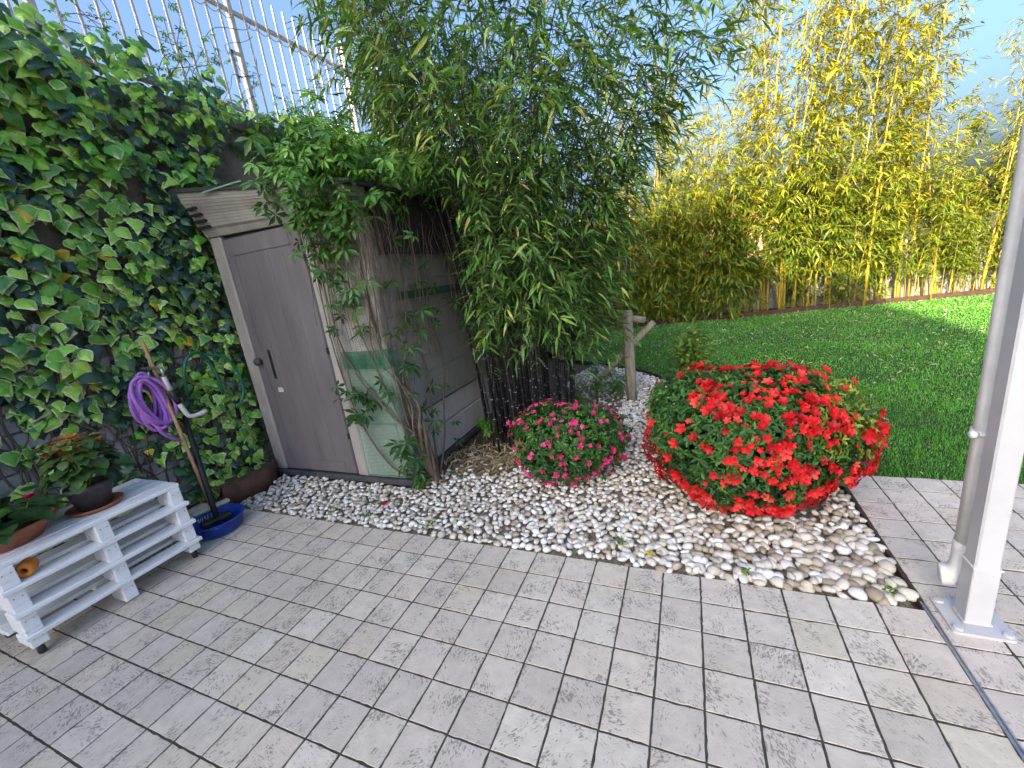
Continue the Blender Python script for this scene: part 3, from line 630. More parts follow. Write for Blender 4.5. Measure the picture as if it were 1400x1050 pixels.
# plastic netting hung over the corner: real strands
def net(name, path, z0, z1, cell, w, mat, label, sag=0.0):
    """path: plan polyline (metres); strands run along it and up it"""
    path = np.array(path); seg = np.r_[0, np.cumsum(np.linalg.norm(np.diff(path, axis=0), axis=1))]; L_ = seg[-1]
    at = lambda s_: np.c_[np.interp(s_, seg, path[:, 0]), np.interp(s_, seg, path[:, 1])]
    V, Fs = [], []
    def wob(s_, z_): return .008 * np.sin(s_ * 9 + z_ * 5) + .006 * np.sin(z_ * 13 + s_ * 4)
    ss = np.unique(np.r_[np.arange(0, L_, .06), seg, L_]); e = .002
    dirs = lambda s_: (at(np.minimum(s_ + e, L_)) - at(np.maximum(s_ - e, 0))) / np.linalg.norm(at(np.minimum(s_ + e, L_)) - at(np.maximum(s_ - e, 0)), axis=1, keepdims=True)
    for z_ in np.arange(z0, z1, cell):
        p = at(ss); dd = dirs(ss); nrm = np.c_[dd[:, 1], -dd[:, 0]]; q = p + nrm * wob(ss, z_)[:, None]; zz = z_ + sag * np.sin(ss / L_ * math.pi) * (-1)
        b = len(V)
        V += [(a[0], a[1], c - w / 2) for a, c in zip(q, zz)] + [(a[0], a[1], c + w / 2) for a, c in zip(q, zz)]
        m_ = len(ss); Fs += [(b + i, b + i + 1, b + m_ + i + 1, b + m_ + i) for i in range(m_ - 1)]
    zs = np.linspace(z0, z1, max(3, int((z1 - z0) / .06)))
    for s_ in np.arange(0, L_, cell):
        s1 = np.full(len(zs), s_); p = at(s1); dd = dirs(s1); nrm = np.c_[dd[:, 1], -dd[:, 0]]; q = p + nrm * (wob(s1, zs) - .0012)[:, None]; zz = zs - sag * np.sin(s_ / L_ * math.pi)
        b = len(V); V += [(a[0] - d_[0] * w / 2, a[1] - d_[1] * w / 2, c) for a, d_, c in zip(q, dd, zz)] + [(a[0] + d_[0] * w / 2, a[1] + d_[1] * w / 2, c) for a, d_, c in zip(q, dd, zz)]
        m_ = len(zs); Fs += [(b + i, b + i + 1, b + m_ + i + 1, b + m_ + i) for i in range(m_ - 1)]
    mb = MB(); mb.add(V, Fs); return setp(mb.build(name, mat), label, 'netting', 'garden netting over the shed')
corner = [t(SX1 - .2 + .35 * math.sin(a), SY0 + .25 - .35 * math.cos(a)) for a in np.linspace(0, math.pi / 2, 6)]
P1 = [t(-15.1, SY0 - .12)] + corner + [t(SX1 + .16, SY1 - .6)]
net('plastic_netting', P1, 3.2 * T, 11.88 * T, .0125, .0036, M['net_white'], 'pale square plastic netting hung over the upper shed side')
P2 = [t(-14.75, SY0 - .2)] + [(a + .015, b - .015) for a, b in corner] + [t(SX1 + .25, SY0 + 1.0)]
net('plastic_netting', P2, .55 * T, 6.4 * T, .0115, .0040, M['net_green'], 'light green plastic netting round the lower shed corner')
def hem(path, zs, mat, label, r=.006, cat='netting'):
    mb = MB(); path = np.array(path); mb.tube([(p[0], p[1], z_) for p, z_ in zip(path, zs)], r, 6); return setp(mb.build('netting_hem', mat), label, cat, 'garden netting over the shed')
hem(P1, np.full(len(P1), 3.2 * T), M['net_dark'], 'dark green hem along the bottom of the pale netting')
hem(P2, np.r_[np.full(len(P2) - 1, .55 * T), .8 * T], M['net_dark'], 'dark green hem along the foot of the green netting', .005)
MBn = net('plastic_netting', [(a + .02, b - .02) for a, b in P2[:-1]], 5.9 * T, 6.7 * T, .009, .004, M['net_dark'], 'dark green woven band across the netting on the shed corner')
net('plastic_netting', [(a[0] + .02, a[1]) for a in (t(SX1 + .16, SY0 + 1.2), t(SX1 + .16, SY1 - .7))], 8.6 * T, 8.95 * T, .006, .004, M['net_dark'], 'thin dark green band across the netting on the shed side')

# ------------------------------------------------------------------ white post with downpipe
post = thing('canopy_post', (5.77, 1.88, 0), 'white square steel canopy post bolted to the tiles', 'post')
a0 = math.radians(0); rot = [[math.cos(a0), -math.sin(a0), 0], [math.sin(a0), math.cos(a0), 0], [0, 0, 1]]
hx = .215
MB().box(t(5.77 - hx, 1.88 - hx, .08), t(5.77 + hx, 1.88 + hx, 17.0), .006).build('shaft', M['white_metal'], post)
sl = MB().box(t(5.77 - hx - .012, 1.88 - hx - .012, .081), t(5.77 + hx + .012, 1.88 + hx + .012, 1.55), .003).build('sleeve', M['white_metal'], post)
mb = MB(); mb.box(t(5.77 - hx - .05, 1.88 - hx - .05, .0805), t(5.77 + hx + .05, 1.88 + hx + .05, .15), .01); mb.build('weld_collar', M['white_metal'], sl)
MB().box(t(5.77 - hx - .03, 1.88 - hx - .03, 1.5501), t(5.77 + hx + .03, 1.88 + hx + .03, 1.585)).build('seam_lip', M['coping'], sl)
pl = MB(); hp = .545; cr = .10; poly = []
for (sx, sy) in ((1, 1), (-1, 1), (-1, -1), (1, -1)):
    a1 = math.atan2(sy, sx)
    for da in (-.6, -.3, 0, .3, .6): poly.append(t(5.77 + sx * (hp - cr) + cr * math.cos(a1 + da) * 1.0, 1.88 + sy * (hp - cr) + cr * math.sin(a1 + da)))
pl.prism(poly, .0015, .08 * T); plate = pl.build('base_plate', M['white_metal'], post)
for (sx, sy) in ((1, 1), (-1, 1), (-1, -1), (1, -1)):
    mb = MB(); c = t(5.77 + sx * .42, 1.88 + sy * .42, .08); mb.lathe([(0, .0), (.016, .0), (.016, .006), (.013, .009), (0, .0095)], c, 14, smooth=False); mb.build('bolt', M['white_metal'], plate)
MB().box(t(5.77 - .5, -17.0, 17.001), t(5.77 + .5, 4.0, 18.0), .01).build('beam', M['white_metal'], post)
# downpipe clipped to the back-left of the post, ending in a shoe
pipe = thing('downpipe', (5.55, 2.6, 0), 'round white plastic downpipe with angled shoe behind the post', 'pipe')
px_, py_ = 5.77, 2.42
MB().tube([t(px_, py_, 1.62), t(px_, py_, 6), t(px_, py_, 12), t(px_, py_, 17.9)], .040, 20).build('pipe', M['plastic_pipe'], pipe)
sh = curve_pts([t(px_, py_, 1.75), t(px_, py_, 1.2), t(px_ - .05, py_ + .01, .95), t(px_ - .2, py_ + .04, .78), t(px_ - .38, py_ + .08, .74)], 14)
MB().tube(np.r_[sh, [sh[-1] + (sh[-1] - sh[-2]) * .35, sh[-1] + (sh[-1] - sh[-2]) * .55]], np.r_[np.full(14, .044), .037, .022], 20, cap=True).build('shoe', M['plastic_pipe'], pipe)
for zz in (4.45, 11.0):
    MB().lathe([(0, 0), (.012, .002), (.016, .012), (.012, .022), (0, .024)], t(px_ - .24, py_ - .12, zz + .06), 12, axis=(-.9, -.45, 0)).build('clip_knob', M['plastic_pipe'], pipe)
    MB().lathe([(.0405, 0), (.046, 0), (.046, .02), (.0405, .02)], t(px_, py_, zz), 20).build('clip', M['plastic_pipe'], pipe)

# ------------------------------------------------------------------ pallet bench with pots and toy
bench = thing('pallet_bench', (-19.3, -3.4, 0), 'white painted bench of stacked pallets on castors against the ivy', 'bench')
BX0, BX1, BY0, BY1 = -20.75, -17.9, -5.8, -1.0
tops = [3.15, 2.37, 1.59, .81]
for li, zt in enumerate(tops):
    if li == 0: planks = [(-17.98, .58), (-18.60, .55), (-19.20, .56), (-19.80, .55), (-20.38, .38)]
    else: planks = [(-17.86, .62), (-18.95, .6), (-20.05, .62)]
    for (xr, w) in planks:
        dy = random.uniform(-.03, .03); ov = .0 if li == 0 else .07
        MB().box(t(xr - w, BY0 - ov + dy, zt - .135), t(xr, BY1 + ov + dy, zt), .003, jit=.0008).build('deck_board', M['pallet'], bench)
    zb = (tops[li + 1] if li < 3 else .30); zc = zt - .137
    for yi, yc in enumerate((BY0 + .2, (BY0 + BY1) / 2 + .02, BY1 - .2)):
        for xi, (xa, xb) in enumerate(((-18.85, -17.98), (-20.7, -19.9))):
            z_lo = zb + .002 if li < 3 else (.36 if yi != 1 else .03)
            MB().box(t(xa, yc - .195, z_lo), t(xb, yc + .195, zc), .004, jit=.0008).build('block', M['pallet'], bench)
            if xi == 0:
                for q in (-.09, .09): MB().lathe([(0, 0), (.0032, 0), (.0032, .0015), (0, .0015)], t(xb + .005, yc + q, (z_lo + zc) / 2 + .12), 8, axis=(1, 0, 0)).build('screw', M['steel'], bench)
for yc in (BY0 + .2, BY1 - .2):
    for xc in (-18.2, -20.4):
        w_ = MB().lathe([(0, -.014), (.024, -.014), (.028, -.009), (.028, .009), (.024, .014), (0, .014)], t(xc, yc, .170), 18, axis=(.3, 1, 0)).build('castor', M['rubber'], bench)
        MB().box(t(xc - .1, yc - .10, .25), t(xc + .1, yc + .10, .359)).build('fork', M['steel'], w_)
ZP = 3.155
def leafy(outline, fold=.1, curl=.15, rim=0.0):
    """broad leaf from a half outline [(x,y)...]; optional rim ring with its own material"""
    half = outline; pts = [(x_, y_) for x_, y_ in half] + [(-x_, y_) for x_, y_ in half[::-1] if x_ > 1e-6]
    c = (0, .42); V = [(x_, y_, fold * abs(x_) - curl * (y_ - .2) ** 2 * (1 if y_ > .2 else -.5)) for x_, y_ in pts]; n = len(V); Fs = []; mi = []
    if rim:
        k = 1 - rim; V += [(c[0] + (x_ - c[0]) * k, c[1] + (y_ - c[1]) * k, fold * abs(x_) * k - curl * (c[1] + (y_ - c[1]) * k - .2) ** 2 + .004) for x_, y_ in pts]
        V.append((0, c[1], -.02)); 
        for i in range(n): Fs.append((i, (i + 1) % n, n + (i + 1) % n, n + i)); mi.append(1)
        for i in range(n): Fs.append((n + i, n + (i + 1) % n, 2 * n)); mi.append(0)
    else:
        V.append((0, c[1], -.02))
        for i in range(n): Fs.append((i, (i + 1) % n, n)); mi.append(0)
    return Tpl(V, Fs, mi)
round_leaf = [leafy([(0, 0), (.22, .04), (.42, .22), (.46, .48), (.33, .75), (.13, .93), (0, 1)], .12, .3), leafy([(0, .05), (.25, 0), (.45, .2), (.42, .5), (.25, .8), (0, 1)], .2, .5)]
petal = None
def flower_tpl(np_, pw, pl_, cup, seed):
    r = np.random.default_rng(seed); V = [(0, 0, -.05)]; Fs = []
    for k in range(np_):
        a = 2 * math.pi * k / np_ + r.normal(0, .1); ca, sa_ = math.cos(a), math.sin(a); q = r.uniform(.85, 1.15)
        loc = [(.12, -.06, 0), (.55 * pl_ * q, -pw * .9, cup * .35), (.95 * pl_ * q, -pw * .55, cup * .5 + r.normal(0, .06)), (1.05 * pl_ * q, 0, cup * .42), (.95 * pl_ * q, pw * .55, cup * .5 + r.normal(0, .06)), (.55 * pl_ * q, pw * .9, cup * .35), (.12, .06, 0), (.6 * pl_ * q, 0, cup * .2)]
        b = len(V); V += [(x_ * ca - y_ * sa_, x_ * sa_ + y_ * ca, z_) for x_, y_, z_ in loc]
        Fs += [(b, b + 1, b + 7), (b + 1, b + 2, b + 7), (b + 2, b + 3, b + 7), (b + 3, b + 4, b + 7), (b + 4, b + 5, b + 7), (b + 5, b + 6, b + 7), (b, b + 7, b + 6), (0, b, b + 6)]
    return Tpl(V, Fs)
# grey pot
sc_ = MB(); sc_.lathe([(0, 0), (.105, 0), (.120, .012), (.128, .026), (.121, .027), (.112, .014), (0, .012)], t(-19.25, -2.9, ZP), 32)
setp(sc_.build('plant_saucer', M['terracotta']), 'terracotta saucer under the grey pot on the pallet bench', 'saucer')
pp = thing('potted_plant', (-19.25, -2.9, ZP), 'bushy plant with rusty flower heads in a charcoal grey pot', 'potted plant')
zb0 = ZP * T + .0135
MB().lathe([(0, 0), (.074, 0), (.098, .115), (.103, .118), (.103, .142), (.094, .142), (.09, .12), (0, .118)], (-19.25 * T, -2.9 * T, zb0), 32).build('pot', M['pot_grey'], pp)
MB().lathe([(.0895, .121), (.05, .126), (0, .128)], (-19.25 * T, -2.9 * T, zb0), 20).build('soil', M['soil'], pp)
n = 120; a = U(0, 6.283, n); rr = .125 * np.sqrt(U(.05, 1, n)); hh = U(.16, .38, n); hh = hh + .06 * (1 - (rr / .15) ** 2)
Pq = np.c_[-19.25 * T + rr * np.cos(a), -2.9 * T + rr * np.sin(a), zb0 + hh]
tip = np.c_[np.cos(a), np.sin(a), U(-.7, .2, n)]; nr = np.c_[np.cos(a) * .5, np.sin(a) * .5, np.ones(n)]
Rq = frames(tip, nr, U(.045, .085, n)); tn = np.clip((hh - .17) / .27 * .55 + U(-.1, .35, n), 0, .999)
put('foliage', joined('foliage', round_leaf, rng.integers(0, 2, n), Rq, Pq, tn), pp, M['begonia'])
for k in range(14):
    a = random.uniform(0, 6.28); r_ = random.uniform(.02, .12); MB().tube([(-19.25 * T, -2.9 * T, zb0 + .11), (-19.25 * T + r_ * .5 * math.cos(a), -2.9 * T + r_ * .5 * math.sin(a), zb0 + .2), (-19.25 * T + r_ * math.cos(a), -2.9 * T + r_ * math.sin(a), zb0 + random.uniform(.28, .4))], .004, 5).build('stem', M['stem_g'], pp)
ft = [flower_tpl(5, .35, .8, .4, 5)]
n = 90; a = U(0, 6.283, n); rr = .135 * np.sqrt(U(0, 1, n)); Pq = np.c_[-19.25 * T + rr * np.cos(a), -2.9 * T + rr * np.sin(a), zb0 + .40 - .05 * (rr / .15) ** 2 + U(-.02, .03, n)]
put('flower_heads', joined('flower_heads', ft, np.zeros(n, int), frames(np.c_[np.cos(a), np.sin(a), U(-.2, .5, n)], np.tile([0, 0, 1.], (n, 1)), U(.016, .026, n)), Pq, U(.0, 1, n)), pp, M['rust'], kind='stuff')
# terracotta bowl
bp_ = thing('potted_plant', (-19.5, -5.05, ZP), 'low plant with a crimson flower in a wide terracotta bowl', 'potted plant')
cb = (-19.5 * T, -5.0 * T, ZP * T + .001)
MB().lathe([(0, 0), (.13, 0), (.19, .075), (.205, .078), (.205, .10), (.192, .10), (.185, .082), (0, .08)], cb, 40).build('pot', M['terracotta'], bp_)
MB().lathe([(.184, .083), (.1, .088), (0, .09)], cb, 20).build('soil', M['soil'], bp_)
n = 70; a = U(0, 6.283, n); rr = .20 * np.sqrt(U(.02, 1, n)); hh = U(.10, .2, n)
Pq = np.c_[cb[0] + rr * np.cos(a), cb[1] + rr * np.sin(a), cb[2] + hh]
put('foliage', joined('foliage', round_leaf, rng.integers(0, 2, n), frames(np.c_[np.cos(a), np.sin(a), U(-.5, .3, n)], np.c_[np.cos(a) * .4, np.sin(a) * .4, np.ones(n)], U(.06, .12, n)), Pq, U(.05, .62, n)), bp_, M['begonia'])
for (dx, dy, dz, s_) in ((.03, .13, .19, .03), (.0, .02, .22, .028)):
    fm = [flower_tpl(9, .3, .9, .7 + .25 * k, 30 + k) for k in range(3)]; nn = 3
    put('flower', joined('flower', fm, np.arange(3), np.stack([np.eye(3) * s_ * (1, .8, .6)[k] for k in range(3)]), np.array([[cb[0] + dx, cb[1] + dy, cb[2] + dz + .006 * k] for k in range(3)]), np.array([.2, .5, .8])), bp_, M['pink'])
    MB().tube([(cb[0] + dx * .6, cb[1] + dy * .6, cb[2] + .09), (cb[0] + dx, cb[1] + dy, cb[2] + dz)], .004, 5).build('stem', M['stem_g'], bp_)
# orange toy on the shelf
toy = thing('rubber_toy', (-18.25, -5.2, 2.38), 'orange ridged rubber toy lying on the pallet shelf', 'toy')
pr_ = [(.014, -.045), (.026, -.045), (.034, -.036), (.036, -.02), (.030, -.008), (.030, .004), (.038, .014), (.038, .03), (.03, .043), (.016, .045), (.013, .03), (.013, -.03), (.014, -.045)]
MB().lathe(pr_, t(-18.35, -5.12, 2.37 + .24), 24, axis=(.75, -.5, 0)).build('body', M['orange'], toy)
MB().lathe([(0, 0), (.013, 0), (.013, .002), (0, .002)], t(-18.32, -5.14, 2.37 + .24), 12, axis=(.75, -.5, 0)).build('hole', M['rubber'], toy)

# ------------------------------------------------------------------ brooms, basin, hoses, tap
br = thing('broom', (-20.0, .55, .3), 'broom with a bare wooden handle leaning on the ivy', 'broom')
hb, ht = np.array(t(-20.1, .85, .75)), np.array(t(-22.05, 1.45, 8.35))
MB().tube([hb + (ht - hb) * k for k in (0, .25, .5, .75, .985, 1)], [.0125, .0125, .0125, .012, .0115, .007], 12).build('handle', M['wood_h'], br)
MB().box(t(-20.3, .1, .62), t(-19.98, 1.6, .82), .012, rot=[[.97, .24, 0], [-.24, .97, 0], [0, 0, 1]]).build('head', M['bristle'], br)
bo_ = MB()
for k in range(60): 
    q = np.array(t(-20.3 + random.random() * .32 - .25 * (k / 60 - .5) * -1, -.0 + 1.65 * k / 60, .52)); bo_.tube([q, q + np.array([random.gauss(0, .008), random.gauss(0, .008), -.055])], .003, 4)
bo_.build('bristles', M['bristle'], br, kind='stuff')
bk = thing('black_broom', (-19.3, .6, .3), 'thick black pole of a floor squeegee standing in the blue basin', 'squeegee')
hb, ht = np.array(t(-19.3, .5, .5)), np.array(t(-21.9, 1.95, 4.7))
MB().tube([hb + (ht - hb) * k for k in (0, .3, .6, .97, 1)], [.019, .019, .019, .0185, .012], 12).build('pole', M['black_p'], bk)
MB().box(t(-19.6, -.1, .3), t(-19.1, 1.1, .56), .012, rot=[[.97, .24, 0], [-.24, .97, 0], [0, 0, 1]]).build('head', M['black_p'], bk)
ba = thing('basin', (-19.1, .55, 0), 'round blue plastic basin on the tiles beside the pallet bench', 'basin')
bc = t(-19.2, .42, .012)
MB().lathe([(0, 0), (.135, 0), (.152, .018), (.170, .092), (.182, .096), (.184, .103), (.177, .106), (.164, .098), (.147, .022), (.132, .007), (0, .007)], bc, 40).build('bowl', M['blue'], ba)
for a in (-.5, 2.64): MB().tube(curve_pts([(bc[0] + .177 * math.cos(a - .25), bc[1] + .177 * math.sin(a - .25), bc[2] + .098), (bc[0] + .203 * math.cos(a), bc[1] + .203 * math.sin(a), bc[2] + .096), (bc[0] + .177 * math.cos(a + .25), bc[1] + .177 * math.sin(a + .25), bc[2] + .098)], 8), .007, 6).build('grip', M['blue'], ba)

tap = thing('garden_tap', (-22.4, 1.6, 5), 'white plastic water pipe and tap among the ivy', 'tap')
TX = -21.1
MB().tube(curve_pts([t(-23.1, 1.35, 7.15), t(-22.2, 1.3, 7.15), t(TX, 1.28, 7.1), t(TX, 1.28, 6.7)], 12), .012, 10).build('spout', M['steel'], tap)
MB().tube([t(TX, 1.28, 6.75), t(TX, 1.32, 6.45), t(TX, 1.38, 6.1)], [.014, .016, .019], 10).build('valve', M['plastic_pipe'], tap)
MB().tube([t(TX, 1.38, 6.12), t(TX, 1.45, 5.75), t(TX, 1.52, 5.45)], [.021, .022, .019], 12).build('coupling', M['black_p'], tap)
MB().tube(curve_pts([t(TX, 1.50, 5.5), t(TX, 1.62, 5.05), t(TX, 1.75, 4.78), t(TX + .05, 2.05, 4.72), t(TX + .1, 2.45, 4.78)], 12), .017, 12).build('elbow_pipe', M['plastic_pipe'], tap)
hp_ = thing('purple_hose', (-22.0, .8, 5.8), 'coiled lilac purple garden hose hanging on the ivy wall', 'hose')
for k in range(14):
    cy_, cz_ = .72 + random.uniform(-.1, .1), 5.75 + random.uniform(-.12, .12); ry_, rz_ = random.uniform(.26, .66), 1.12 + random.uniform(-.25, .12); xo = -21.88 + .05 * k + random.uniform(-.03, .03); sk = random.uniform(-.1, .18)
    MB().tube([t(xo + .07 * math.sin(a * 2 + k), cy_ + ry_ * math.cos(a) - sk * math.sin(a) * 1.2, cz_ + rz_ * math.sin(a)) for a in np.linspace(0, 2 * math.pi, 30)], .0125, 8, cap=False).build('coil', M['hose_p'], hp_)
MB().tube(curve_pts([t(-21.4, .55, 4.75), t(-21.35, .65, 4.4), t(-21.4, .95, 4.0), t(-21.5, 1.35, 3.75), t(-21.9, 1.6, 3.72)], 16), .0125, 8).build('tail', M['hose_p'], hp_)
MB().tube(curve_pts([t(-23.1, .8, 6.95), t(-22.2, .8, 6.9), t(-21.2, .8, 6.8), t(-21.1, .8, 7.1)], 10), .007, 6).build('hook', M['steel'], hp_)
gh = thing('green_hose', (-21.6, 3.4, 5), 'dark green garden hose looped behind the ivy', 'hose')
for pts in ([(-21.5, 2.15, 5.6), (-21.4, 2.25, 6.6), (-21.4, 2.6, 7.3), (-21.5, 3.2, 7.4), (-21.6, 3.6, 6.8), (-21.5, 3.7, 5.9), (-21.6, 3.75, 5.2)],
            [(-21.6, 3.3, 7.3), (-21.3, 4.1, 7.0), (-21.3, 4.55, 6.2), (-21.35, 4.65, 5.2), (-21.4, 4.4, 4.6), (-21.6, 4.2, 4.3)]):
    MB().tube(curve_pts([t(*p) for p in pts], 30), .012, 8).build('loop', M['hose_g'], gh)
# low brown trough at the foot of the ivy
tr_ = thing('planter_trough', (-21.2, 4, 0), 'low rust brown trough at the foot of the ivy by the shed', 'planter')
pts = curve_pts([(-20.95, 1.95), (-20.5, 3.0), (-20.55, 4.2), (-21.3, 5.15)], 16)
mb = MB(); n = len(pts); V = [(p[0] * T, p[1] * T, z_) for z_ in (-.02, .17) for p in pts] + [(p[0] * T - .02, p[1] * T, z_) for z_ in (.17, -.02) for p in pts]
Fs = [(a * n + i, a * n + i + 1, ((a + 1) % 4) * n + i + 1, ((a + 1) % 4) * n + i) for a in range(4) for i in range(n - 1)]; mb.add(V, Fs, True); mb.build('front', M['trough'], tr_)
mb = MB(); mb.add([(p[0] * T - .02, p[1] * T, .14) for p in pts] + [t(-23.05, 5.2, 0)[:2] + (.14,), t(-23.05, 1.95, 0)[:2] + (.14,)], [tuple(range(n + 2))]); mb.build('soil', M['soil'], tr_)

# ------------------------------------------------------------------ round-pole fence remnant by the lawn
wp = thing('wooden_post', (-3.78, 18.05, 0), 'weathered round wooden post with a rail stub and leaning brace', 'post')
MB().tube([t(-3.78, 18.05, -.2), t(-3.78, 18.05, 2), t(-3.77, 18.05, 4), t(-3.76, 18.06, 5.8), t(-3.76, 18.06, 5.92)], [.056, .055, .053, .052, .047], 16).build('post', M['log'], wp)
MB().tube([t(-4.35, 18.55, 5.35), t(-3.3, 18.55, 5.3), t(-2.75, 18.6, 5.15)], [.034, .036, .033], 12).build('rail', M['log'], wp)
MB().tube([t(-6.3, 18.9, .9), t(-5.1, 18.85, 2.2), t(-3.6, 18.75, 3.7), t(-2.25, 18.65, 5.0)], [.032, .034, .034, .032], 12).build('brace', M['log'], wp)

# ------------------------------------------------------------------ ivy on the wall
ivy_t = [leafy(o_, f_, c_, rim=.17) for o_, f_, c_ in (
    ([(0, .1), (.16, -.02), (.36, .04), (.56, .24), (.40, .42), (.36, .56), (.20, .78), (0, 1.04)], -.30, .45),
    ([(0, .08), (.2, 0), (.42, .12), (.50, .32), (.36, .56), (.24, .74), (0, 1.0)], -.42, .55),
    ([(0, .1), (.16, -.04), (.40, -.02), (.60, .14), (.46, .34), (.44, .5), (.24, .68), (.12, .9), (0, 1.08)], -.15, .7),
    ([(0, .06), (.22, .02), (.38, .2), (.40, .42), (.28, .66), (.10, .92), (0, 1.02)], -.5, .35))]
for t_ in ivy_t:                                     # uneven, wavy rims
    q = np.random.default_rng(len(t_.V)); n_ = (len(t_.V) - 1) // 2
    t_.V[:n_] += q.normal(0, .022, (n_, 3)); t_.V[n_:2 * n_, :2] += q.normal(0, .035, (n_, 2)); t_.V[n_:, 2] += q.normal(0, .02, n_ + 1)
ivy_t += [Tpl(t_.V + np.random.default_rng(5).normal(0, .012, t_.V.shape), t_.F, [0] * len(t_.F)) for t_ in ivy_t]
ivy = thing('ivy', (-22.6, -1, 0), 'dense variegated ivy with cream edged leaves covering the tall wall', 'ivy')
m = 10000; Y = U(-13, 12.5, m); Z = U(.4, 21.2, m)
top = 20.6 - .1 * np.maximum(0, Y - 3) + .5 * np.sin(Y * 1.7) + .35 * np.sin(Y * 4.1)
lowb = np.interp(Y, [-13, 5.6, 6.6, 8.2, 10, 12.5], [.4, .4, 12.8, 18.6, 19.3, 19.5])       # the shed and bare concrete bound it
dens = np.where((Z < 5.8) & (Y < 1.7), .30 + .25 * np.sin(Y * 2.1 + Z * 1.3), 1.0) * np.where(Y > 8.2, .55, 1)
holes = (np.sin(Y * 1.9 + 1.3) + np.sin(Z * 1.6 + .7 * Y) + np.sin(Z * .9 - 2.2 * Y + 2)) > 2.1
k = (Z < top) & (Z > lowb) & (rng.random(m) < dens) & ~holes
Y, Z = Y[k], Z[k]; n = len(Y)
bulge = .35 + .35 * np.sin(Y * 1.1 + Z * .7) * np.sin(Z * .53 - Y * .4) + .045 * np.maximum(0, Z - 6) + .75 * np.exp(-((Z - 19.8) / 1.8) ** 2)
bulge += 1.1 * np.exp(-((Y - 3.4) / 1.5) ** 2) * np.clip((6.6 - Z) / 4, 0, 1)
bulge += .9 * np.exp(-((Y - 5.0) / .8) ** 2) * np.exp(-((Z - 7) / 6) ** 2)
bulge += .5 * np.clip((-1 - Y) / 5, 0, 1) * np.clip(Z / 12, 0, 1)
over = Z > 19.3
X = WX + bulge * U(.1, 1.25, n) + np.where(over, U(-1.3, .4, n), 0)
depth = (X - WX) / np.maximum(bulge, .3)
tip = np.c_[U(.1, .75, n), rng.normal(0, .55, n), -U(.45, 1.0, n)]
nr = np.c_[U(.6, 1.1, n), rng.normal(0, .38, n) - .12, U(.25, 1.0, n)]
s = (.048 + .082 * rng.beta(1.5, 1.9, n)) * np.interp(Y, [-8, 2, 6], [1.12, 1.0, .86])
s = np.where((Y > 1.8) & (Z < 8), s * .85, s)
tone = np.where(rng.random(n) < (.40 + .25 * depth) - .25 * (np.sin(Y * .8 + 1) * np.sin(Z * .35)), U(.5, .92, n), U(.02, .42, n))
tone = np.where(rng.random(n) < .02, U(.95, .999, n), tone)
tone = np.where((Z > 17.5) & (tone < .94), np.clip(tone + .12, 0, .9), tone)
P = np.c_[X * T, Y * T, Z * T]
_, _, zc = project(P)
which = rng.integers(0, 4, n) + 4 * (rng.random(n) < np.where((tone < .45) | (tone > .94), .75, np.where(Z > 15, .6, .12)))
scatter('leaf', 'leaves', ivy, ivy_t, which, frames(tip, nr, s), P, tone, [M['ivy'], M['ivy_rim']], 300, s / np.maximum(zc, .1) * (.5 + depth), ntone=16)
st = MB()
for k in range(70):
    y0 = random.uniform(-9, 5.5); z0 = random.uniform(.2, 3); p = [(WX + .1, y0, z0)]
    for q in range(random.randint(5, 12)): p.append((WX + random.uniform(.05, .3), p[-1][1] + random.gauss(.05, .35), min(20, p[-1][2] + random.uniform(.6, 1.6))))
    st.tube(curve_pts([t(*a) for a in p], len(p) * 3), random.uniform(.003, .008), 5)
st.build('stems', M['twig'], ivy, kind='stuff')

# ------------------------------------------------------------------ creeper leaves (five leaflets)
def palmate(seed, k5=5, w=.17):
    r = np.random.default_rng(seed); V = []; Fs = []
    for i, a in enumerate(np.linspace(-1.9, 1.9, k5)):
        L_ = (1.0 - .16 * abs(a)) * r.uniform(.85, 1.1); dz = r.uniform(-.35, -.05); ca, sa_ = math.cos(a), math.sin(a)
        loc = [(0, .06, 0), (-w * .7, .35, .03), (-w, .6, dz * .25 + .03), (0, 1.0, dz), (w, .6, dz * .25 + .03), (w * .7, .35, .03), (0, .55, dz * .25 - .02)]
        b = len(V)
        for (x_, y_, z_) in loc: x_, y_ = x_ * L_, y_ * L_; V.append((x_ * ca + y_ * sa_, -x_ * sa_ + y_ * ca, z_))
        Fs += [(b, b + 6, b + 1), (b + 1, b + 6, b + 2), (b + 2, b + 6, b + 3), (b + 3, b + 6, b + 4), (b + 4, b + 6, b + 5), (b + 5, b + 6, b)]
    return Tpl(V, Fs)
pal = [palmate(k) for k in range(5)]
cr_ = thing('virginia_creeper', (-11.5, 6.1, 0), 'virginia creeper with twisted trunk climbing over the shed corner', 'climber')
tm = MB()
base = np.array([-11.45, 6.05, -.05])
for k in range(7):
    ph = k * .9; top_ = [(-12.3 + random.uniform(-.4, .3), 5.0 + random.uniform(-.15, .5), z_) for z_ in (6.5, 9, 12.8)]
    pts = [base + np.array([random.gauss(0, .12), random.gauss(0, .1), 0])] + [np.array([-11.5 - .08 * z_ + (.13 + .07 * z_) * math.cos(ph + z_ * .7) - .006 * z_ * z_, 5.95 - .10 * z_ + (.11 + .06 * z_) * math.sin(ph + z_ * .7), z_]) for z_ in (.6, 1.3, 2.1, 3.0, 4.2)] + [np.array(p) for p in top_]
    tm.tube(curve_pts([p * T for p in pts], 40), np.linspace(random.uniform(.016, .027), .004, 40) ** 1.0 * np.r_[np.ones(6), np.linspace(1, .55, 34)], 7)
tm.build('trunk', M['twig'], cr_)
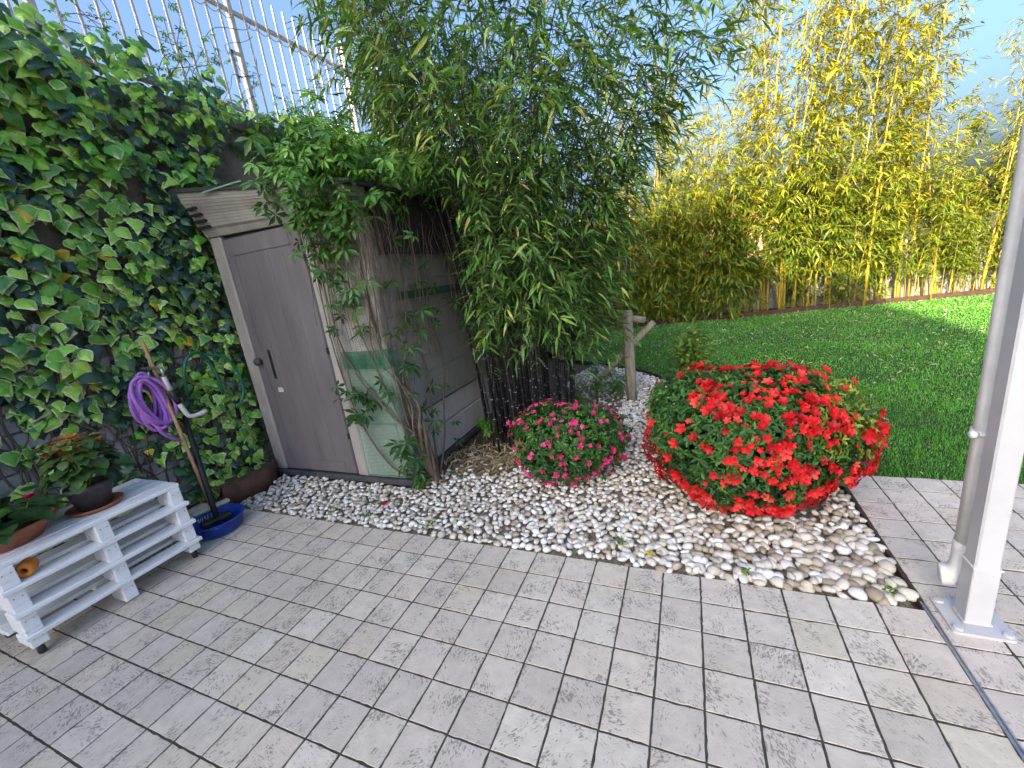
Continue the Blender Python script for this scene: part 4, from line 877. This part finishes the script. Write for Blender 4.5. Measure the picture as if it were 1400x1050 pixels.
vines = [[(-11.6, 5.9, .3), (-12.4, 4.95, .8), (-13.3, 4.9, 1.5), (-14.2, 4.88, 3.2), (-14.7, 4.88, 5.4), (-14.9, 4.9, 8), (-14.6, 4.8, 12)],
         [(-11.7, 5.6, 2.4), (-12.3, 4.9, 3.6), (-12.9, 4.85, 4.4), (-13.8, 4.85, 5.6), (-14.4, 4.85, 7.4), (-14.2, 4.8, 10), (-13.6, 4.75, 12.5)],
         [(-11.8, 5.5, 3.0), (-12.0, 5.6, 5), (-11.9, 6.3, 7), (-11.85, 6.8, 9.5), (-11.85, 6.6, 12.8)],
         [(-11.4, 6.1, .4), (-11.8, 6.9, 2.5), (-11.9, 7.4, 4.5), (-11.9, 7.2, 7), (-11.9, 7.9, 10), (-11.85, 7.6, 12.7)],
         [(-11.4, 6.2, .2), (-11.6, 7.4, 1.6), (-11.85, 8.3, 3.4), (-11.85, 8.9, 5.4), (-11.9, 8.5, 8), (-11.85, 9.2, 12.5)],
         [(-11.5, 6.0, .6), (-12.0, 5.2, 1.8), (-12.1, 5.05, 3.4), (-12.7, 4.9, 5.8), (-13.2, 4.85, 8.6), (-12.7, 4.8, 12.4)]]
for v in vines: MB().tube(curve_pts([t(*p) for p in v], 34), np.linspace(.010, .0035, 34), 6).build('vine_stem', M['twig'], cr_)
th = MB()
for k in range(95):
    y0 = 4.7 + 8.5 * random.random() ** 1.5; x0 = random.uniform(-11.8, -11.5) if random.random() < .7 else random.uniform(-14.8, -12.3)
    if x0 < -12: y0 = random.uniform(4.55, 4.85)
    z0 = random.uniform(11.5, 13.3); L_ = random.uniform(1.5, 8); p = [(x0, y0, z0)]; q = 6
    for i in range(q): p.append((p[-1][0] + random.gauss(0, .1) * (x0 < -12), p[-1][1] + random.gauss(.05, .22) * (x0 > -12), p[-1][2] - L_ / q))
    th.tube(curve_pts([t(*a) for a in p], 16), random.uniform(.0014, .0034), 4)
th.build('hanging_tendrils', M['twig'], cr_, kind='stuff')
def blob(c, s_, n): return np.c_[rng.normal(c[0], s_[0], n), rng.normal(c[1], s_[1], n), rng.normal(c[2], s_[2], n)]
Q = np.concatenate([blob((-13.6, 4.7, 13.3), (1.3, .5, .9), 150), blob((-13.5, 5.5, 14.6), (.9, .9, .8), 170), blob((-12.6, 5.6, 13.9), (.9, 1.2, .6), 90), blob((-13.3, 4.5, 11.9), (.8, .25, .8), 80), blob((-12.2, 8.5, 14.2), (1.0, 2.2, .5), 80), blob((-16.0, 5.0, 14.1), (.7, .5, .3), 12), blob((-14.5, 7.5, 14.6), (.9, 1.2, .4), 50), blob((-13.2, 4.7, 9.0), (.9, .2, 1.2), 26), blob((-13.3, 4.65, 4.7), (.9, .12, .5), 22), blob((-11.7, 6.6, 7.2), (.15, 1.2, 1.6), 16), blob((-12.2, 4.7, 2.0), (.5, .2, .5), 12), blob((-11.7, 9, 9), (.1, 1.6, 2.2), 14), blob((-11.6, 7.2, 3.0), (.15, .6, 1.0), 8)])
n = len(Q); out = np.c_[Q[:, 0] + 16, -(Q[:, 1] - 9), np.zeros(n)] * .08
tip = np.c_[rng.normal(.25, .6, n), rng.normal(-.35, .6, n), U(-.9, .1, n)]; nr = np.c_[rng.normal(.3, .4, n), rng.normal(-.4, .4, n), U(.5, 1.1, n)]
tone = np.clip(.35 + .07 * (Q[:, 2] - 12) + rng.normal(0, .17, n), 0, 1)
scatter('leaf', 'leaves', cr_, pal, rng.integers(0, 5, n), frames(tip, nr, U(.07, .125, n)), Q * T, tone, [M['creeper']], 300)
# creeper along the wall top and in the fence
cf = thing('fence_creeper', (WX, 14, WTOP), 'thin creeper trailing over the wall top and through the fence bars', 'climber')
Q = [blob((-22.6, 13.5, 18.6), (.5, 2.2, 1.0), 260), blob((-22.6, 18, 19.4), (.5, 2.8, 1.1), 330), blob((-22.7, 24, 19.6), (.6, 3.5, 1.0), 330), blob((-22.7, 33, 19.6), (.6, 4.5, 1.2), 300)]
vs = MB()
for k in range(16):
    y0 = random.uniform(3, 15); p = [(WX + .15, y0, 19.6)]
    for q in range(random.randint(5, 10)): p.append((WX + .12 + random.uniform(-.1, .12), p[-1][1] + random.gauss(.2, .55), min(26, p[-1][2] + random.uniform(-.1, 1.0))))
    vs.tube(curve_pts([t(*a) for a in p], len(p) * 4), .0028, 4)
    for a in p[2:]:
        if random.random() < .45: Q.append(blob(a, (.08, .22, .28), random.randint(3, 9)))
vs.build('stems', M['twig'], cf, kind='stuff')
Q = np.concatenate(Q); n = len(Q)
tip = np.c_[rng.normal(.3, .6, n), rng.normal(0, .6, n), U(-.9, .2, n)]; nr = np.c_[rng.normal(.5, .4, n), rng.normal(-.3, .4, n), U(.3, 1.1, n)]
small = (Q[:, 2] > 20.5)
scatter('leaf', 'leaves', cf, pal, rng.integers(0, 5, n), frames(tip, nr, np.where(small, U(.03, .055, n), U(.06, .11, n))), Q * T, np.clip(rng.normal(.6, .2, n), 0, 1), [M['creeper']], 120)

# ------------------------------------------------------------------ bamboo
def culm_path(b, tipv, h, n=14, droop=.0):
    s_ = np.linspace(0, 1, n)[:, None]; hor = np.array([tipv[0], tipv[1], 0.0])
    return np.array([b[0], b[1], 0.0]) + hor * s_ ** 2.1 + np.array([0, 0, 1.0]) * (h * s_ - droop * s_ ** 5)
def foliage(paths, zmin, spacing, blen, per, ctr, leaf, r, up=.45, dn=.9):
    """leaf positions, tips and branch polylines for a set of culms"""
    LP, LT, BR = [], [], []
    for pth in paths:
        L_ = np.r_[0, np.cumsum(np.linalg.norm(np.diff(pth, axis=0), axis=1))]
        for s_ in np.arange(0, L_[-1], spacing):
            p = np.array([np.interp(s_, L_, pth[:, i]) for i in range(3)]) 
            if p[2] < zmin * r.uniform(.7, 1.5): continue
            oa = math.atan2(p[1] - ctr[1], p[0] - ctr[0])
            for q in range(2):
                a = oa + r.normal(0, 1.0); bl = blen * r.uniform(.45, 1.15) * (1 - .35 * s_ / L_[-1])
                d = np.array([math.cos(a), math.sin(a), 0]); k = np.linspace(0, 1, 5)[:, None]
                b = p + d * bl * k + np.array([0, 0, 1.0]) * (up * bl * k - dn * bl * k ** 2.4)
                BR.append(b); m_ = max(3, int(per * bl / blen + r.normal(0, 1)))
                u = r.uniform(.25, 1.0, m_); pos = np.stack([np.interp(u, np.linspace(0, 1, 5), b[:, i]) for i in range(3)], 1)
                sd = np.where(np.arange(m_) % 2, 1, -1) * r.uniform(.2, 1.1, m_); aa = a + sd
                LP.append(pos); LT.append(np.c_[np.cos(aa), np.sin(aa), -r.uniform(-.45, 1.0, m_)])
    LP, LT = np.concatenate(LP), np.concatenate(LT); n_ = len(LP)
    nr_ = np.c_[r.normal(0, .45, (n_, 2)), np.ones(n_)]
    return LP, LT, nr_, BR
def twigs(BR, rad):
    V, Fs = [], []
    for b in BR:                                             # three-sided twigs
        o_ = len(V)
        for i, p in enumerate(b):
            q = rad * (1 - .7 * i / 4)
            V += [(p[0] + q, p[1], p[2]), (p[0] - q * .5, p[1] + q * .87, p[2]), (p[0] - q * .5, p[1] - q * .5, p[2] + q * .7)]
        for i in range(len(b) - 1):
            for j in range(3): Fs.append((o_ + i * 3 + j, o_ + i * 3 + (j + 1) % 3, o_ + i * 3 + 3 + (j + 1) % 3, o_ + i * 3 + 3 + j))
    mb = MB(); mb.add(V, Fs); return mb
r = np.random.default_rng(21)
bc_ = np.array([-9.2, 13.0]) * T
bb = thing('black_bamboo', (-9.2, 13.0, 0), 'large clump of black stemmed bamboo with dense drooping leaves behind the shed corner', 'bamboo')
paths = []
ncul = 96
for k in range(ncul):
    a = r.uniform(0, 2 * math.pi); q = math.sqrt(r.uniform(0, 1)); ca, sa_ = math.cos(a), math.sin(a)
    b = bc_ + np.array([2.75 * ca, 3.3 * sa_]) * q * T + np.array([.25, -.5]) * T
    outw = np.array([ca, sa_]) * (r.uniform(.15, .85) + .4 * q) * np.array([1.25 if ca > 0 else .9, .85])
    h_ = r.uniform(3.4, 5.2) * (1 - .12 * q); paths.append(culm_path(b, outw, h_, 16, r.uniform(.2, .7)))
    pth = paths[-1]; mb = MB(); rad = r.uniform(.006, .0115)
    # culm with paler node rings
    zz = np.linspace(0, 1, 16); mb.tube(pth, rad * (1 - .8 * zz), 7, tone=r.uniform(.1, .7))
    for u in np.arange(.03, .55, .045):
        p = np.array([np.interp(u, zz, pth[:, i]) for i in range(3)]); mb.tube([p, p + (0, 0, .005)], rad * (1 - .8 * u) * 1.18, 7, tone=.97)
    mb.build('culm', M['black_culm'], bb)
LP, LT, NR, BR = foliage(paths, .95, .105, .52, 13, bc_, None, r, up=.5, dn=1.0)
n = len(LP)
# lower skirt of drooping foliage on the side towards the shed and the patio
k = (LP[:, 2] > .55)
# the side facing the shed stays clear of its roof
k &= ~((LP[:, 0] < -11.4 * T) & (LP[:, 1] < 16.8 * T) & (LP[:, 2] < 14.6 * T))
# its near-left side is kept bare by the shed; the canes show below the foliage
jt = rng.normal(0, .35, n)
k &= ~((LP[:, 2] < 13.2 * T) & (LP[:, 0] / T + 11.7 + jt < -(LP[:, 1] / T - 13) * .54))
k &= LP[:, 2] > (np.where(LP[:, 0] / T + .54 * LP[:, 1] / T < .2, 5.6, 3.2) + 1.3 * rng.normal(0, .5, n)) * T
LP, LT, NR = LP[k], LT[k], NR[k]; n = len(LP)
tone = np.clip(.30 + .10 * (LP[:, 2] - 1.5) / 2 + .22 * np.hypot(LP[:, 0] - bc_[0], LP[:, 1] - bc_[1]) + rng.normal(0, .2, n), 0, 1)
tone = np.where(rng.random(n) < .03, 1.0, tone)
px, py, pz = project(LP)
front = 1 / np.maximum(pz, .1) * (1 + .0 * px)
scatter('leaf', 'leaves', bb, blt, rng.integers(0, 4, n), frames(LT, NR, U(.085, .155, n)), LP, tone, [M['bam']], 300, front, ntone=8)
BR = [b for b in BR if b[:, 2].min() > 4.2 * T and not ((b[:, 2] < 13.2 * T) & (b[:, 0] / T + 11.7 < -(b[:, 1] / T - 13) * .54)).any() and not ((b[:, 0] < -11.4 * T) & (b[:, 1] < 16.8 * T) & (b[:, 2] < 14.6 * T)).any()]
twigs(BR, .0025).build('twigs', M['twig'], bb, kind='stuff')
print('black bamboo leaves', n)

def hedge_proto(name, label, group, ncane, h, spread, zmin, spacing, blen, per, mat_c, rad, leaf, tone_mu, seed, upc=.6, dn=.7):
    r = np.random.default_rng(seed); o = thing(name, (0, 0, 0), label, 'bamboo', group); ps = []
    for k in range(ncane):
        a = r.uniform(0, 6.283); b = np.array([math.cos(a), math.sin(a)]) * r.uniform(.02, .38); hh = h * r.uniform(.72, 1.06)
        ps.append(culm_path(b, np.array([math.cos(a + r.normal(0, .5)), math.sin(a + r.normal(0, .5))]) * spread * r.uniform(.3, 1.1), hh, 12, r.uniform(0, .3)))
        mb = MB(); mb.tube(ps[-1], rad * r.uniform(.6, 1.15) * (1 - .85 * np.linspace(0, 1, 12)), 6, tone=r.uniform(0, 1)); mb.build('cane', mat_c, o)
    LP, LT, NR, BR = foliage(ps, zmin, spacing, blen, per, np.zeros(2), None, r, upc, dn); n = len(LP)
    tn = np.clip(tone_mu + .06 * (LP[:, 2] - 1.5) + r.normal(0, .2, n), 0, 1)
    put('foliage', joined('foliage', blt, r.integers(0, 4, n), frames(LT, NR, r.uniform(leaf * .7, leaf * 1.25, n)), LP, tn), o, M['bam_y'])
    twigs(BR, .0026).build('twigs', M['stem_g'], o, kind='stuff')
    return o
def dup(root):
    c = root.copy(); COL.objects.link(c)
    for ch in root.children: q = ch.copy(); COL.objects.link(q); q.parent = c
    return c
g1, g2, g3 = 'leafy bamboo plants in the back hedge', 'tall golden bamboo plants rising from the back hedge', 'bamboo plants along the side wall'
protoA = [hedge_proto('hedge_bamboo', 'leafy bushy bamboo plant in the sunlit hedge behind the lawn', g1, 6, 3.1, .6, (.2, .5, .8)[k], .095, .5, 14, M['gold_culm'], .0135, .165, .48, 50 + k) for k in range(3)]
protoB = [hedge_proto('golden_bamboo', 'tall golden stemmed bamboo rising high above the hedge against the sky', g2, 4, 6.4, .7, 1.0, .09, .72, 17, M['gold_culm'], .028, .15, .64, 60 + k, 1.25, .55) for k in range(3)]
backline = lambda x_: np.interp(x_, [-14, -5.9, 8.8, 31.7, 46], [44, 49.6, 51.5, 55.6, 57.6])
spots = []
xx = -13.0
while xx < 45: spots.append((xx, backline(xx) + random.uniform(1.0, 3.0))); xx += random.uniform(1.7, 2.5)
used = set()
def place(protos, x_, y_, sc, szr=1.0, label=None, group=None):
    k = random.randrange(len(protos)); o = protos[k]
    if id(o) in used: o = dup(o)
    else: used.add(id(o))
    o.location = (x_ * T, y_ * T, -.03); o.rotation_euler = (random.gauss(0, .05), random.gauss(0, .05), random.uniform(0, 6.283)); o.scale = (sc, sc, sc * szr)
    if label: o['label'] = label; o['group'] = group
    elif protos is protoB and x_ >= 6: o['label'] = 'tall golden stemmed bamboo rising high above the hedge against the sky'; o['group'] = g2
    elif protos is protoB: o['label'] = 'medium height golden bamboo half hidden behind the black bamboo clump'; o['group'] = 'golden bamboo plants beyond the black bamboo'
    return o
for (x_, y_) in spots: place(protoA, x_, y_, random.uniform(.62, 1.22) * np.interp(x_, [-13, 3, 7, 12, 45], [.95, .95, 1.0, 1.05, 1.1]))
for (x_, sc) in ((-7.5, .72), (-5, .85), (-2.5, .74), (0, .84), (2.4, .7), (5, .66), (8.6, 1.12), (10.4, 1.18), (13.6, .86), (17.4, 1.12), (20.0, .88), (23.6, 1.18), (27.6, .78), (30.6, .74), (34, .9), (39, .95), (44, .95)): place(protoB, x_, backline(x_) + random.uniform(1.2, 3.2), sc)
for k in range(7): place(protoA, random.uniform(-20.8, -18.5), 24 + 4.2 * k + random.uniform(-1, 1), random.uniform(.8, 1.0), 1.0, 'leafy bamboo plant by the side wall beyond the shed', g3)

# ------------------------------------------------------------------ azaleas and small shrubs
def bush(name, label, c, rad, zc, nleaf, leafs, mat_leaf, nfl, fsize, mat_fl, seed, clump, zlow):
    r = np.random.default_rng(seed); o = thing(name, (c[0], c[1], 0), label, 'shrub')
    def shell(m, lo=.86):
        v = r.normal(size=(m, 3)); v /= np.linalg.norm(v, axis=1, keepdims=True)
        k = 1 + .09 * np.sin(v[:, 0] * 4.3 + 2 * v[:, 2] + seed) + .07 * np.sin(v[:, 1] * 6 - v[:, 2] * 4) + .035 * np.sin(v[:, 0] * 11 + v[:, 1] * 9)
        q = np.abs(v) ** .92 * np.sign(v); p = q * k[:, None] * np.array(rad) * r.uniform(lo, 1.03, m)[:, None] + np.array([c[0], c[1], zc])
        return p, v
    p, v = shell(nleaf); k = p[:, 2] > zlow + .25 * r.normal(size=nleaf); p, v = p[k], v[k]
    m = len(p); per = 6; P_ = np.repeat(p, per, 0) * T; V_ = np.repeat(v, per, 0); a = np.tile(np.arange(per) * 2 * math.pi / per, m) + np.repeat(r.uniform(0, 6, m), per)
    tmp = np.cross(V_, np.array([.3, .2, 1.0])); tmp /= np.linalg.norm(tmp, axis=1, keepdims=True); bi = np.cross(V_, tmp)
    tip = tmp * np.cos(a)[:, None] + bi * np.sin(a)[:, None] + V_ * r.uniform(.1, 1.0, (m * per, 1)) + np.array([0, 0, .25])
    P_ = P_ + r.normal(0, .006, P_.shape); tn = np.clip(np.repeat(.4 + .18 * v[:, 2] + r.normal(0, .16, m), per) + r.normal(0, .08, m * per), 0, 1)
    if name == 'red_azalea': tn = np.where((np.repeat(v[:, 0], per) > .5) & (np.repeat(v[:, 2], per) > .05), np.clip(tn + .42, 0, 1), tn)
    el = [leafy([(0, 0), (.13, .2), (.2, .5), (.14, .8), (0, 1)], .3, .25), leafy([(0, 0), (.11, .2), (.17, .5), (.12, .8), (0, 1)], .1, .5)]
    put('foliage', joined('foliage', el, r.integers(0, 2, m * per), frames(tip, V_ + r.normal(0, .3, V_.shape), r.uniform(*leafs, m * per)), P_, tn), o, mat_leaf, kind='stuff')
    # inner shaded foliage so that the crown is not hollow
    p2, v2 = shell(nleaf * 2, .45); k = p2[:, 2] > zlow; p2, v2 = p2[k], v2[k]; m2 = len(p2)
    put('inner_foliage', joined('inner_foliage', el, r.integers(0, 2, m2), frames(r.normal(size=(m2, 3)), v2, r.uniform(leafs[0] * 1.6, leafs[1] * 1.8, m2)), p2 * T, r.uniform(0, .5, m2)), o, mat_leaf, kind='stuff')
    bt_ = MB()
    for k in range(26):
        a = r.uniform(0, 6.283); e = r.uniform(.25, .8); q = np.array([c[0] + e * rad[0] * math.cos(a), c[1] + e * rad[1] * math.sin(a), zc + r.uniform(-.2, .7) * rad[2]])
        bt_.tube(curve_pts([t(c[0] + .3 * math.cos(a), c[1] + .3 * math.sin(a), -.05), tuple((np.array([c[0], c[1], 0]) * .55 + q * .45 + np.array([0, 0, .1])) * T), tuple(q * T)], 8), np.linspace(.008, .0025, 8), 5)
    bt_.build('branches', M['twig'], o)
    fts = [flower_tpl(5, .40, .95, .85, seed + k) for k in range(6)]
    p3, v3 = shell(nfl * 14, .97); f = clump(v3, p3); k = (p3[:, 2] > zlow - .1) & (f > r.uniform(0, 1, len(f))); p3, v3 = p3[k][:nfl], v3[k][:nfl]; m3 = len(p3)
    ax = v3 + r.normal(0, .35, v3.shape) + np.array([0, -.15, .1]); anyv = np.cross(ax, r.normal(size=ax.shape))
    scatter('flower', 'flowers', o, fts, r.integers(0, 6, m3), frames(anyv, ax, r.uniform(*fsize, m3)), (p3 + v3 * .12) * T, np.clip(r.normal(.58, .25, m3), 0, .999), [mat_fl], 300)
    return o
def clump_red(v, p):
    f = np.sin(v[:, 0] * 4.2 + .8) + np.sin(v[:, 1] * 5 + v[:, 2] * 4 + 2.0) + np.sin(v[:, 2] * 7 - v[:, 0] * 3 + .6)
    g_ = np.sin(v[:, 0] * 9 + v[:, 2] * 6) + np.sin(v[:, 1] * 11 - v[:, 2] * 8 + 1) + np.sin(v[:, 2] * 13 + v[:, 0] * 5)
    w = .10 + .26 * np.clip(f, -.4, 2) + .30 * np.clip(g_, -.6, 2); w += .30 * ((v[:, 2] < .1) & (v[:, 1] < -.1)) + .15 * ((v[:, 0] > .5) & (v[:, 2] < .45))
    w = w * np.where((v[:, 0] < -.45) & (v[:, 2] > -.1), .30, 1)
    return np.clip(w, .02, 1)
bush('red_azalea', 'large rounded azalea covered in bright red flowers on the gravel', (1.65, 7.45), (3.55, 3.1, 2.45), 2.28, 3600, (.022, .040), M['azalea'], 1150, (.017, .033), M['red'], 3, clump_red, .6)
bush('pink_azalea', 'small rounded azalea dotted with magenta pink flowers on the gravel', (-5.35, 7.75), (2.45, 2.15, 1.62), 1.55, 1500, (.022, .040), M['azalea'], 330, (.015, .024), M['pink'], 9, lambda v, p: np.clip(.55 + .22 * (np.sin(v[:, 0] * 9) + np.sin(v[:, 1] * 10 + v[:, 2] * 8)), .15, 1), .35)
def shrub(name, label, c, h, w, nl, leaf, mat, tone, cat='shrub', tplset=None, group=None):
    o = thing(name, (c[0], c[1], 0), label, cat, group); mb = MB(); tp = []
    for k in range(max(4, int(nl / 30))):
        a = random.uniform(0, 6.283); e = random.random() * w; q = (c[0] + e * math.cos(a), c[1] + e * math.sin(a), h * random.uniform(.55, 1.0)); tp.append(q)
        mb.tube(curve_pts([t(c[0], c[1], -.1), t(c[0] + .3 * e * math.cos(a), c[1] + .3 * e * math.sin(a), q[2] * .5), t(*q)], 7), np.linspace(.005, .0015, 7), 4)
    mb.build('stems', M['stem_g'], o)
    k = rng.integers(0, len(tp), nl); u = rng.uniform(.35, 1.02, nl)[:, None]; P_ = (np.array([c[0], c[1], 0]) * (1 - u) + np.array(tp)[k] * u + rng.normal(0, .12 * w + .04, (nl, 3))); P_[:, 2] = np.maximum(P_[:, 2], .15)
    ts = tplset or round_leaf
    put('foliage', joined('foliage', ts, rng.integers(0, len(ts), nl), frames(np.c_[rng.normal(size=(nl, 2)), rng.normal(-.2, .4, nl)], np.c_[rng.normal(0, .5, (nl, 2)), np.ones(nl)], U(leaf * .7, leaf * 1.3, nl)), P_ * T, np.clip(rng.normal(tone, .15, nl), 0, 1)), o, mat); return o
el2 = [leafy([(0, 0), (.16, .2), (.24, .5), (.16, .8), (0, 1)], .25, .25)]
shrub('young_shrub', 'airy green shrub at the lawn edge behind the red azalea', (-.1, 22.3), 3.9, 1.7, 1100, .065, M['azalea'], .85, tplset=el2)
shrub('weed', 'dark green palmate seedling by the creeper trunk', (-11.9, 5.2), .75, .35, 26, .06, M['creeper'], .35, 'weed', pal, 'weeds in the gravel')
shrub('weed', 'leafy seedling against the shed foot beside the black bamboo', (-11.2, 11.0), 1.5, .5, 24, .075, M['creeper'], .55, 'weed', pal)
for (x_, y_) in ((-15.0, 2.7), (-12.9, 2.6), (-9.6, 2.5), (1.2, 2.3), (-2.4, 2.9), (4.4, 2.4)): shrub('weed', 'tiny green weed sprouting between the pebbles', (x_, y_), .28, .2, 12, .022, M['azalea'], .75, 'weed', el2, 'tiny weeds in the gravel')
for (x_, y_, h_) in ((-6.0, 17.6, 2.2), (-5.2, 20.5, 2.0), (-6.8, 21.5, 2.6), (-6.6, 15.4, 2.8), (-4.6, 18.8, 1.3)): shrub('bamboo_sprout', 'low leafy bamboo sprout in the gravel near the wooden post', (x_, y_), h_, .9, 110, .09, M['bam'], .5, 'bamboo', blt, 'bamboo sprouts in the gravel')
# yellow and red leaves dropped on the gravel
for (x_, y_, lab, mm, tn) in ((-16.9, 2.6, 'yellow ivy leaf lying on the pebbles by the trough', M['ivy'], .97), (-1.5, 2.45, 'yellow leaf lying on the pebbles at the patio edge', M['ivy'], .98), (-10.9, 5.5, 'orange brown leaf lying beside the creeper trunk', M['begonia'], .9), (-12.6, 3.6, 'red fallen leaf lying on the pebbles before the shed', M['red'], .3)):
    me = joined('fallen_leaf', [round_leaf[1]], np.zeros(1, int), frames(np.array([[random.gauss(0, 1), random.gauss(0, 1), .1]]), np.array([[.1, -.2, 1.0]]), np.array([.042])), np.array([t(x_, y_, .16)]), np.array([tn])); setp(put('fallen_leaf', me, None, mm), lab, 'leaf')
tris = 0
for me in bpy.data.meshes:
    if me.users: tris += sum(len(p.vertices) - 2 for p in me.polygons) if len(me.polygons) < 2000 else len(me.polygons) * 1.4
print('about', int(tris), 'triangles', len(bpy.data.objects), 'objects')
